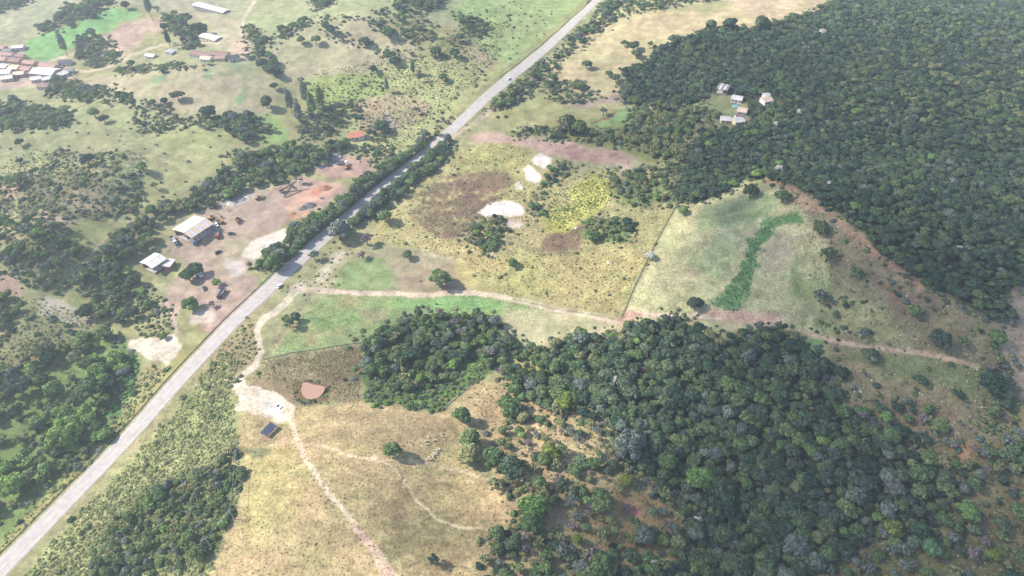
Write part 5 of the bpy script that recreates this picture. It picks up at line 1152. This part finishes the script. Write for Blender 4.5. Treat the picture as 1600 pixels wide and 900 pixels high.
def car(px, py, heading_px, paint_, label, h=0):
    c = WV(px, py); q = WV(*heading_px); a = math.atan2(q.y-c.y, q.x-c.x); t = empty('parked_car' if h else 'car', c+Vector((0, 0, .13 if not h else 0)), a, label, 'car')
    prof_body([(-2.15, .35), (-2.15, .85), (-1.9, .98), (.95, .98), (2.0, .78), (2.15, .55), (2.15, .3)], .86).build('body', PAINT[paint_], t)
    prof_body([(-1.75, .97), (-1.35, 1.45), (.15, 1.47), (.95, .97)], .74, .1).build('cabin', M_glass, t)
    MB().box((-.6, 0, 1.48), (1.5, 1.25, .05)).build('roof', PAINT[paint_], t)
    for sg in (1, -1):
        MB().box((2.14, sg*.6, .66), (.06, .32, .14)).build('headlight', M_lamp, t); MB().box((-2.15, sg*.62, .78), (.05, .25, .16)).build('tail_light', PAINT['red'], t)
    wheels(t, (1.35, -1.3), .78); return t
def truck(px, py, head, paint_, label, bedm=None):
    c = WV(px, py); q = WV(*head); t = empty('truck', c, math.atan2(q.y-c.y, q.x-c.x), label, 'truck')
    prof_body([(2.0, .5), (2.0, 2.5), (3.6, 2.5), (3.95, 1.5), (3.95, .5)], 1.1).build('cab', PAINT[paint_], t)
    MB().box((3.80, 0, 2.0), (.12, 1.8, .7)).build('windscreen', M_glass, t)
    b = MB(); b.box((-1.2, 0, 1.25), (5.8, 2.3, .15)); b.box((-1.2, 1.12, 1.8), (5.8, .08, 1.1)); b.box((-1.2, -1.12, 1.8), (5.8, .08, 1.1)); b.box((-4.06, 0, 1.8), (.08, 2.2, 1.1)); b.box((1.66, 0, 1.9), (.08, 2.2, 1.3)); b.build('dump_bed', bedm or M_steel, t)
    MB().box((-.3, 0, .85), (7.6, .8, .3)).build('chassis', M_dark, t); wheels(t, (3.0, -1.6, -2.9), 1.0, .5, .35); return t
def loader(px, py, head, label):
    c = WV(px, py); q = WV(*head); t = empty('wheel_loader', c, math.atan2(q.y-c.y, q.x-c.x), label, 'loader')
    prof_body([(-2.6, .8), (-2.6, 1.9), (-.6, 2.0), (.2, 1.5), (1.4, 1.4), (1.4, .8)], .8).build('body', PAINT['yellow'], t)
    prof_body([(-.9, 1.9), (-.8, 3.1), (.3, 3.1), (.5, 1.6)], .65).build('cab', M_glass, t); MB().box((-.25, 0, 3.15), (1.4, 1.5, .1)).build('cab_roof', PAINT['yellow'], t)
    for sg in (1, -1): MB().tube([(.9, sg*.5, 1.5), (2.2, sg*.5, 1.5), (3.0, sg*.5, .7)], .13, 6).build('lift_arm', PAINT['yellow'], t)
    prof_body([(3.0, .2), (3.0, 1.1), (3.2, 1.1), (3.3, .4), (4.1, .3), (4.1, .15)], 1.25).build('bucket', M_rust, t); wheels(t, (1.1, -1.6), .95, .7, .5); return t
def excavator(px, py, ang, label):
    c = WV(px, py); t = empty('excavator', c, R(ang), label, 'excavator')
    for sg in (1, -1):
        prof_body([(-1.9, .1), (-2.1, .5), (-1.8, .85), (1.8, .85), (2.1, .5), (1.9, .1)], .28).build('track', M_rub, t).location = (0, sg*1.1, 0)
    prof_body([(-2.2, 1.0), (-2.3, 2.1), (-.4, 2.2), (1.2, 1.9), (1.2, 1.0)], 1.15).build('body', PAINT['yellow'], t)
    cb = MB().box((.5, .65, 2.3), (1.5, 1.0, 1.6)).build('cab', M_glass, t); MB().box((.5, .65, 3.13), (1.6, 1.1, .08)).build('cab_roof', PAINT['yellow'], cb)
    MB().tube([(1.1, -.2, 1.6), (2.6, -.2, 4.0), (4.6, -.2, 4.1)], [.3, .28, .2], 6).build('boom', PAINT['yellow'], t); MB().tube([(4.5, -.2, 4.3), (5.9, -.2, 1.6)], [.22, .14], 6).build('stick', PAINT['yellow'], t)
    prof_body([(5.5, .5), (5.6, 1.6), (6.1, 1.6), (6.5, .9), (6.1, .4)], .5).build('bucket', M_rust, t); return t
def conveyor(px, py, ang, l, h, label):
    c = WV(px, py); t = empty('conveyor', c, R(ang), label, 'conveyor')
    e = math.atan2(h, l); b = MB()
    for sg in (1, -1):
        b.tube([(0, sg*.5, .7), (l, sg*.5, h+.7)], .08, 4); b.tube([(0, sg*.5, .2), (l, sg*.5, h+.2)], .08, 4)
        for k in range(int(l/1.5)): x = 1.5*k; b.tube([(x, sg*.5, h*x/l+.2), (x+1.5, sg*.5, h*(x+1.5)/l+.7)], .05, 4)
    b.build('frame', M_rust, t); MB().slab([(0, -.45, .85), (l, -.45, h+.85), (l, .45, h+.85), (0, .45, .85)], .06).build('belt', M_rub, t)
    for f in (.45, .9):
        m = MB()
        for sg in (1, -1): m.tube([(l*f, sg*1.0, -.1), (l*f, sg*.45, h*f+.3)], .09, 5)
        m.build('support', M_steel, t)
    return t
def heap(px, py, r, h, m, label, seed):
    c = WV(px, py); rr = random.Random(seed); V = [(0, 0, h)]; n = 18; Fc = []
    for k in range(1, 6):
        for j in range(n):
            a = 2*math.pi*j/n; q = r*k/5*(1+rr.uniform(-.09, .09)); x, y = q*math.cos(a)*1.25, q*math.sin(a)*.8
            V.append((x, y, (h*(1-k/5)**1.1+rr.uniform(-.12, .12)*h*(k < 5)) if k < 5 else -.3))
    for j in range(n): Fc.append((0, 1+j, 1+(j+1) % n))
    for k in range(4):
        for j in range(n): Fc.append((1+k*n+j, 1+(k+1)*n+j, 1+(k+1)*n+(j+1) % n, 1+k*n+(j+1) % n))
    o = link('gravel_heap', mesh('gravel_heap', V, Fc, (m,), None, False), None, c, R(rr.uniform(-10, 30))); tag(o, label, 'heap'); return o
M_hred = mat('red_gravel', (.30, .17, .12), .95, 0, .3, 1.5, None, .1, .1); M_hgrey = mat('grey_gravel', (.17, .155, .16), .95, 0, .35, 1.5, None, .1, .1); M_hblue = mat('blue_gravel', (.26, .25, .27), .95, 0, .35, 1.5, None, .1, .1); M_hpale = mat('pale_gravel', (.5, .44, .38), .95, 0, .3, 1.5, None, .1, .1)
heap(507, 294, 4.6, 1.8, M_hred, 'red gravel heap in the far corner of the quarry yard', 1)
heap(484, 321, 4.4, 2.4, M_hgrey, 'long dark grey gravel heap in the quarry yard', 2)
heap(474, 325, 3.4, 1.8, M_hgrey, 'smaller dark grey heap left of the long one', 6)
heap(503, 310, 1.6, .9, M_hgrey, 'little dark heap between the red and the grey heaps', 3)
heap(520, 247, 6.0, 2.4, M_hblue, 'bluish grey gravel heap in the upper yard', 4)
heap(500, 261, 3.4, 1.6, M_hblue, 'small bluish heap at the left of the upper yard', 5)
heap(457, 334, 2.2, 1.0, M_hred, 'low red heap at the lower side of the quarry yard', 7)
heap(362, 318, 3.2, 1.3, M_hpale, 'pale rubble heap at the left of the quarry yard', 8)
heap(376, 312, 3.4, 1.2, M_hblue, 'grey rubble heap along the back of the quarry yard', 9)
M_scrap = mat('scrap', (.16, .11, .09), .9, 0, .6, 4.0, (.30, .27, .25), .2, .2)
for k, (px, py, r_, lab) in enumerate([(325, 340, 1.8, 'rusty scrap pile behind the large quarry shed, left one'), (337, 344, 2.2, 'rusty scrap pile behind the large quarry shed, middle one'), (347, 340, 1.6, 'rusty scrap pile behind the large quarry shed, right one'), (277, 386, 1.6, 'dark scrap pile at the left corner of the large shed'), (357, 330, 1.5, 'small scrap pile by the pale rubble heap'), (388, 307, 2.0, 'rubble strip pile nearest the conveyors'), (366, 395, 1.2, 'small earth mound on the middle of the yard'), (376, 350, 1.3, 'little mound beside the orange loader'), (262, 392, 1.8, 'dark scrap pile between the two quarry sheds')]):
    heap(px, py, r_, r_*.45, M_scrap if k not in (5, 6) else M_hpale, lab, 30+k)
conveyor(437, 301, 25, 13, 5.5, 'long inclined conveyor of the stone crusher')
conveyor(444, 309, 62, 11, 4.6, 'second conveyor running down from the crusher')
conveyor(462, 296, 150, 9, 4.0, 'short conveyor left of the crusher tower')
c = WV(471, 287); t = empty('crusher', c, R(20), 'white and grey stone crusher tower at the back of the quarry yard', 'crusher')
MB().box((0, 0, 2.6), (3.4, 2.8, 1.8)).build('crusher_body', PAINT['white'], t); MB().loft([[Vector((-1, -1, 3.5)), Vector((1, -1, 3.5)), Vector((1, 1, 3.5)), Vector((-1, 1, 3.5))], [Vector((-2, -1.8, 5)), Vector((2, -1.8, 5)), Vector((2, 1.8, 5)), Vector((-2, 1.8, 5))]]).build('hopper', M_rust, t)
pm = MB().box((0, 0, .9), (.25, .25, 1.9)).mesh('leg', M_steel)
for q in ((-1.4, -1.1), (1.4, -1.1), (1.4, 1.1), (-1.4, 1.1)): link('leg', pm, t, (*q, 0))
c = WV(439, 300); t = empty('feed_hopper', c, R(40), 'rusty feed hopper at the foot of the long conveyor', 'hopper')
MB().loft([[Vector((-.6, -.6, 1)), Vector((.6, -.6, 1)), Vector((.6, .6, 1)), Vector((-.6, .6, 1))], [Vector((-1.9, -1.5, 2.8)), Vector((1.9, -1.5, 2.8)), Vector((1.9, 1.5, 2.8)), Vector((-1.9, 1.5, 2.8))]]).build('bin', M_rust, t)
pm = MB().box((0, 0, .9), (.2, .2, 1.8)).mesh('leg', M_steel)
for q in ((-1.1, -.9), (1.1, -.9), (1.1, .9), (-1.1, .9)): link('leg', pm, t, (*q, 0))
excavator(331, 343, 20, 'orange excavator behind the large quarry shed')
loader(372, 345, (376, 352), 'orange wheel loader on the quarry yard')
loader(405, 311, (414, 308), 'dark yellow loader near the conveyors')
excavator(344, 348, 150, 'old digger at the right end of the large quarry shed')
truck(312, 428, (316, 434), 'white', 'white truck parked right of the white roofed shed', PAINT['white'])
truck(301, 379, (306, 383), 'blue', 'pale blue truck in front of the large quarry shed')
truck(272, 378, (277, 385), 'silver', 'silver truck at the left corner of the large quarry shed')
truck(340, 368, (342, 378), 'red', 'reddish truck right of the large quarry shed')
car(362, 366, (368, 366), 'black', 'dark car parked on the yard right of the large shed', 1)
car(341, 395, (347, 392), 'black', 'small black car low on the quarry yard', 1)
car(339, 352, (341, 358), 'white', 'white car by the pole behind the large shed', 1)
car(320, 452, (323, 458), 'black', 'dark car in the shade of the lay-by', 1)
truck(347, 461, (341, 470), 'black', 'black truck in the lay-by next to the road')
truck(535, 257, (541, 257), 'white', 'white truck in the upper yard')
loader(543, 263, (547, 259), 'small loader right of the white truck in the upper yard')
car(437, 448, (444, 441), 'white', 'white car driving on the road by the track junction')
car(795, 124, (801, 118), 'white', 'small white car far up the road')
car(434, 636, (441, 639), 'white', 'white car parked on the pale sandy yard', 1)
c = WV(386, 497.5); t = empty('motorcycle', c+Vector((0, 0, .13)), R(46), 'dark motorcycle riding on the road below the lay-by', 'motorcycle')
MB().tube([(-.6, 0, .75), (0, 0, .85), (.45, 0, .9)], [.14, .2, .12], 8).build('body', PAINT['black'], t); wheels(t, (.65, -.65), .0, .31, .1)
MB().tube([(.45, -.35, 1.1), (.45, .35, 1.1)], .03, 5).build('handlebar', M_steel, t)
c2 = empty('rider', c+Vector((0, 0, .13)), R(46), 'rider in dark clothes on the motorcycle', 'person'); c2.name = 'person'
b = MB(); b.tube([(-.15, 0, .85), (-.1, 0, 1.1), (.02, 0, 1.45), (.05, 0, 1.56), (.08, 0, 1.62), (.1, 0, 1.75), (.08, 0, 1.86)], [.17, .18, .2, .09, .08, .13, .07], 10)
for sg in (1, -1): b.tube([(.0, sg*.2, 1.42), (.25, sg*.3, 1.2), (.46, sg*.3, 1.12)], [.07, .05, .04], 6); b.tube([(-.12, sg*.1, .85), (.28, sg*.2, .75), (.1, sg*.18, .35)], [.1, .08, .06], 6)
b.build('body', mat('dark_cloth', (.04, .045, .06)), c2, True)

# ------------------------------------------------------------------ cattle (one continuous skin each), stones, poles, fences, water
def cow_mesh(seed, m):
    if ('cow', seed) in _mc: return _mc[('cow', seed)]
    graze = seed % 2; J = [(0, 0, 1.15), (.55, 0, 1.15), (.95, 0, 1.22), (1.25, 0, 1.25 if not graze else .9), (1.5, 0, 1.42 if not graze else .45), (1.8, 0, 1.30 if not graze else .25), (-.55, 0, 1.18), (-.8, 0, 1.2), (-.92, 0, .75)]
    RD = [.34, .32, .26, .17, .15, .08, .30, .16, .03]; E = [(0, 1), (1, 2), (2, 3), (3, 4), (4, 5), (0, 6), (6, 7), (7, 8)]
    for par, x, back_ in ((1, .62, 0), (6, -.62, 1)):
        for sg in (1, -1):
            b = len(J); J += [(x, sg*.2, .82), (x+(-.08 if back_ else .02), sg*.21, .48), (x, sg*.21, .03)]; RD += [.13, .075, .06]; E += [(par, b), (b, b+1), (b+1, b+2)]
    me = bpy.data.meshes.new('cow'); me.from_pydata(J, E, []); o = bpy.data.objects.new('cow_source', me); COL.objects.link(o)
    md = o.modifiers.new('skin', 'SKIN')
    for v, r in zip(me.skin_vertices[0].data if me.skin_vertices else [], RD): v.radius = (r, r)
    o.modifiers.new('sub', 'SUBSURF').levels = 1
    dg = bpy.context.evaluated_depsgraph_get(); dg.update(); r = bpy.data.meshes.new_from_object(o.evaluated_get(dg)); bpy.data.objects.remove(o); r.name = 'cow'
    r.materials.clear(); r.materials.append(m); _mc[('cow', seed)] = r; return r
M_cw = mat('white_hide', (.50, .46, .39)); M_cb = mat('dark_hide', (.04, .03, .03)); M_cr = mat('brown_hide', (.24, .12, .07))
def sk_mesh(seed):
    m = (M_cw, M_cw, M_cb, M_cb, M_cr)[seed]
    return cow_mesh(seed, m)
def add_cow(px, py, k, a, lab, g):
    c = WV(px, py); o = link('cow', sk_mesh(k), None, c, a, (.64, .64, .64)); tag(o, lab, 'cow', g)
rc = random.Random(9)
for i, (px, py) in enumerate([(668, 719), (671, 716), (675, 712), (678, 709), (680, 711), (684, 704), (686, 702), (673, 719), (668, 695), (666, 690), (678, 689), (669, 684), (690, 679), (692, 683), (677, 714), (682, 708)]):
    add_cow(px, py, i % 2, rc.uniform(0, 6.28), 'white cow in the small herd right of the lone broad tree', 'white herd on the near pasture')
for i, (px, py, k) in enumerate([(750, 594, 2), (751, 600, 1), (734, 622, 2), (745, 616, 3), (761, 616, 0), (747, 627, 1), (743, 634, 2), (758, 608, 0), (740, 607, 4), (657, 440, 2)]):
    w_ = ('white', 'white', 'black', 'black', 'brown')[k]
    if py == 440: add_cow(px, py, k, .4, 'single black cow left of the tall dark field tree', None)
    else: add_cow(px, py, k, rc.uniform(0, 6.28), w_+' cow grazing in the corner beside the square copse', w_+' cows beside the copse')
SL = [(1284, 355, 'the round dark bush on the slope'), (1295, 395, 'the loose slope tree'), (1340, 425, 'the small green ridge path tree'), (1430, 485, 'the dull green slope tree'), (1470, 528, 'the largest slope tree'), (1350, 520, 'the faint grey tree'), (1362, 552, 'the spreading tree below the track'), (1315, 580, 'the dark tree on the wood flank'), (1440, 593, 'the small dark bush'), (1555, 595, 'the big right edge tree'), (1500, 616, 'the small dark tree by the big one'), (1515, 796, 'the light green broad tree'), (1090, 812, 'the small white blossomed tree'), (1225, 304, 'the flat bush at the path bend'), (1283, 460, 'the greyish tree by the field')]
def near_tree(px, py):
    m = min(SL, key=lambda q: (q[0]-px)**2+(q[1]-py)**2); dx, dy = px-m[0], py-m[1]; a = math.degrees(math.atan2(-dy, dx)) % 360
    return ['right of', 'above right of', 'above', 'above left of', 'left of', 'below left of', 'below', 'below right of'][int((a+22.5)//45) % 8]+' '+m[2]
def stone_mesh(seed):
    r = np.random.RandomState(seed); v = ICV*(1+r.uniform(-.22, .22, (len(ICV), 1)))*np.array([1, .8, .55]); return mesh('boulder', v.tolist(), ICF, (M_stone,))
M_stone = mat('pale_stone', (.55, .53, .48), .9, 0, .3, 2.0); STM = [stone_mesh(s) for s in range(4)]
for px, py in [(1364, 479), (1417, 462), (1481, 478), (1322, 517), (1345, 541), (1350, 509), (1421, 506), (1426, 512), (1385, 506), (1329, 541), (1443, 570), (1475, 600), (1398, 585), (1437, 614), (1441, 617), (1527, 578), (1511, 595), (1362, 594), (1370, 602), (1432, 531), (1420, 543), (1472, 627), (1407, 524), (1330, 573), (1387, 432), (1273, 330), (1285, 432), (1296, 325), (1322, 363), (1466, 640), (1345, 612), (1497, 868), (1082, 846), (1255, 435), (1310, 355)]:
    c = WV(px, py); s = rc.uniform(.35, .7); o = link('boulder', rc.choice(STM), None, c, rc.uniform(0, 6), (s, s, s)); tag(o, 'pale boulder lying '+near_tree(px, py), 'boulder', 'pale boulders on the right slope')
# few loose blocks by the slabs
for px, py in [(760, 338), (808, 352), (838, 286), (900, 356), (992, 368), (951, 410)]:
    c = WV(px, py); s = rc.uniform(.6, 1.3); o = link('rock', rc.choice(STM), None, c, rc.uniform(0, 6), (s*1.3, s, s*.8)); tag(o, 'pale rock block lying loose in the rough field', 'rock', 'loose rocks in the rough field')
def pole(px, py, h, label, wires_to=None, a=0.7, grp=None):
    c = WV(px, py); t = empty('utility_pole', c, a, label, 'pole', grp)
    MB().tube([(0, 0, -.3), (0, 0, h)], [.17, .11], 8).build('post', M_conc, t); MB().box((0, 0, h-.6), (1.9, .12, .14)).build('crossarm', M_bark2, t)
    for x in (-.8, 0, .8): MB().tube([(x, 0, h-.53), (x, 0, h-.28)], .07, 6).build('insulator', M_rim, t)
    return c+Vector((0, 0, h-.3))
def wire(a, b, sag, label, rad=.035):
    n = 14; m = MB().tube([a.lerp(b, i/n)-Vector((0, 0, sag*4*(i/n)*(1-i/n))) for i in range(n+1)], rad, 4); o = m.build('power_line', M_steel); tag(o, label, 'cable'); return o
a = pole(366, 812, 8, 'concrete pole at the corner of the dark thicket and pale pasture')
b = pole(376, 706, 8, 'concrete pole at the left edge of the pale pasture')
c_ = pole(330, 856, 8, 'concrete pole inside the dark thicket')
wire(a, b, .8, 'pale sagging cable along the pasture edge', .05); wire(a, c_, .6, 'pale cable crossing the dark thicket', .05)
last = None
for i, (px, py) in enumerate([(430, 548), (487, 478), (545, 412), (602, 346), (645, 292), (700, 236)]):
    w_ = ['beside the pale track', 'in the corner of the green field', 'above the roadside verge', 'on the field side of the road', 'near the hedge across the quarry', 'near the bare earth strip'][i]
    q = pole(px, py, 8.5, 'utility pole '+w_, a=R(-30))
    if last is not None: wire(last, q, .9, 'power line span ending at the utility pole '+w_, .03)
    last = q
for px, py, w_ in ((789, 205, 'at the road bend, left one'), (797, 198, 'at the road bend, right one'), (914, 48, 'by the far road'), (930, 37, 'by the far road nearest the top'), (900, 74, 'by the pale lane right of the far road'), (340, 362, 'at the right corner of the large quarry shed')): pole(px, py, 8, 'thin pole '+w_, a=.3)
def fence(pts, label, step=4.0, h=1.3, mt=None):
    P = [WV(*p) for p in pts]; t = empty('wire_fence', P[0], 0, label, 'fence'); pm = MB().box((0, 0, h/2-.1), (.14, .14, h+.2)).mesh('post', mt or M_door); L = []
    for a, b in zip(P, P[1:]):
        n = max(1, int((b-a).xy.length/step))
        for k in range(n): q = a.lerp(b, k/n); L.append(Vector((q.x, q.y, HZ(q.x, q.y))))
    L.append(P[-1])
    for q in L: link('post', pm, t, q-P[0])
    for z in (.35, .7, 1.05, 1.3):
        MB().tube([q-P[0]+Vector((0, 0, z*h/1.3)) for q in L], .022, 3).build('wire', M_steel, t)
    return t
fence([(1057, 321), (1022, 385), (992, 448), (972, 496)], 'wire fence between the rough field and the striped field')
fence([(412, 562), (452, 552), (500, 545), (566, 535)], 'wire fence between the green field and the brown paddock')
fence([(690, 642), (718, 618), (746, 594)], 'wire fence along the lower right side of the copse')
fence([(374, 700), (372, 760), (364, 815), (332, 880)], 'wire fence between the thicket and the pale pasture')
fence([(540, 392), (500, 440), (455, 500), (412, 560)], 'wire fence running beside the verge of the road')
# thin dark growth under the first fence
def ribbon(name, pts, w, m, lift, kind): 
    L = resample([WV(*p).xy for p in pts], 1.5); return strip(name, L, -w/2, w/2, lift, m, kind, cross=1)
M_hem = mat('fence_line_weeds', (.10, .11, .055), .95, 0, .4, .8)
for pts in ([(1057, 321), (1022, 385), (992, 448), (972, 496)], [(412, 562), (452, 552), (500, 545), (566, 535)], [(690, 642), (718, 618), (746, 594)]): ribbon('fence_line_weeds', pts, .8, M_hem, .05, 'structure')
def water(name, pts, m, lift=.06):
    P = [WV(*p) for p in pts]; z = max(p.z for p in P)+lift; c = sum(P, Vector())/len(P); Q = [Vector((p.x, p.y, 0)) for p in P]; n = 6; V = [(c.x, c.y, z)]; Fc = []
    R2 = []
    for i in range(len(Q)):
        for k in range(n):
            t = k/n; p0, p1, p2, p3 = Q[i-1], Q[i], Q[(i+1) % len(Q)], Q[(i+2) % len(Q)]
            R2.append(.5*((2*p1)+(p2-p0)*t+(2*p0-5*p1+4*p2-p3)*t*t+(3*p1-p0-3*p2+p3)*t**3))
    V += [(q.x, q.y, z) for q in R2]; Fc = [(0, 1+i, 1+(i+1) % len(R2)) for i in range(len(R2))]
    tag(link(name, mesh(name, V, Fc, (m,))), kind='structure')
water('red_pond', [(475, 601), (492, 604), (508, 608), (500, 620), (482, 624), (472, 616)], mat('muddy_water', (.31, .185, .135), .25, spec=.4))
c = WV(1151, 166); t = empty('swimming_pool', c, .1, 'small blue swimming pool in front of the white forest cottage', 'pool')
MB().box((0, 0, .05), (6.5, 4, .2)).build('rim', M_conc, t); MB().box((0, 0, .12), (5.7, 3.2, .1)).build('water', mat('pool_water', (.12, .38, .62), .1, spec=.6), t)
c = WV(256, 642.5); t = empty('road_sign', c, R(40), 'small white marker post beside the lower road', 'sign')
MB().box((0, 0, .9), (.12, .12, 1.8)).build('post', M_conc, t); MB().box((0, -.08, 1.6), (.8, .05, .7)).build('plate', MW['white'], t)
print('objects', round(time.time()-T0, 1))
# ------------------------------------------------------------------ clouds (above the air box) and haze
def cloud(px, py, rx, ry, alt, dens, seed):
    x, y, z = W(px, py); v, f = ico(4); r = np.random.RandomState(seed)
    k = [(r.normal(size=3), r.uniform(0, 6.28)) for _ in range(14)]
    d = 1+sum(.075*np.sin(v@(kk*(1.5+.35*i))+ph) for i, (kk, ph) in enumerate(k))
    v = v*d[:, None]*np.array([rx, ry, 70])
    cx, cy = float(x)+SUNV.x/SUNV.z*alt, float(y)+SUNV.y/SUNV.z*alt
    m = bpy.data.materials.new('cloud'); m.use_nodes = True; n = m.node_tree; n.nodes.remove(n.nodes['Principled BSDF'])
    pv = n.nodes.new('ShaderNodeVolumePrincipled'); pv.inputs['Density'].default_value = dens; pv.inputs['Color'].default_value = (1, 1, 1, 1); pv.inputs['Anisotropy'].default_value = .6
    n.links.new(pv.outputs[0], n.nodes['Material Output'].inputs['Volume'])
    o = link('cloud', mesh('cloud', v.tolist(), f, (m,), None, True), None, (cx, cy, alt)); tag(o, kind='structure')
cloud(1450, 175, 210, 140, 1250, .0035, 4)
cloud(1510, 650, 150, 120, 1100, .006, 1)
cloud(1570, 400, 110, 80, 1150, .005, 2)
cloud(1250, 850, 110, 50, 1100, .005, 3)
hz = bpy.data.materials.new('haze'); hz.use_nodes = True; n = hz.node_tree; n.nodes.remove(n.nodes['Principled BSDF'])
pv = n.nodes.new('ShaderNodeVolumePrincipled'); pv.inputs['Density'].default_value = .00023; pv.inputs['Color'].default_value = (.80, .90, 1, 1); pv.inputs['Anisotropy'].default_value = .2
n.links.new(pv.outputs[0], n.nodes['Material Output'].inputs['Volume'])
zlo = float(GZ.min())-1
tag(link('haze', MB().box((0, 0, (zlo+275)/2), (19200, 20000, 275-zlo)).mesh('haze', hz)), kind='stuff')
print('done', len(bpy.data.objects), round(time.time()-T0, 1))
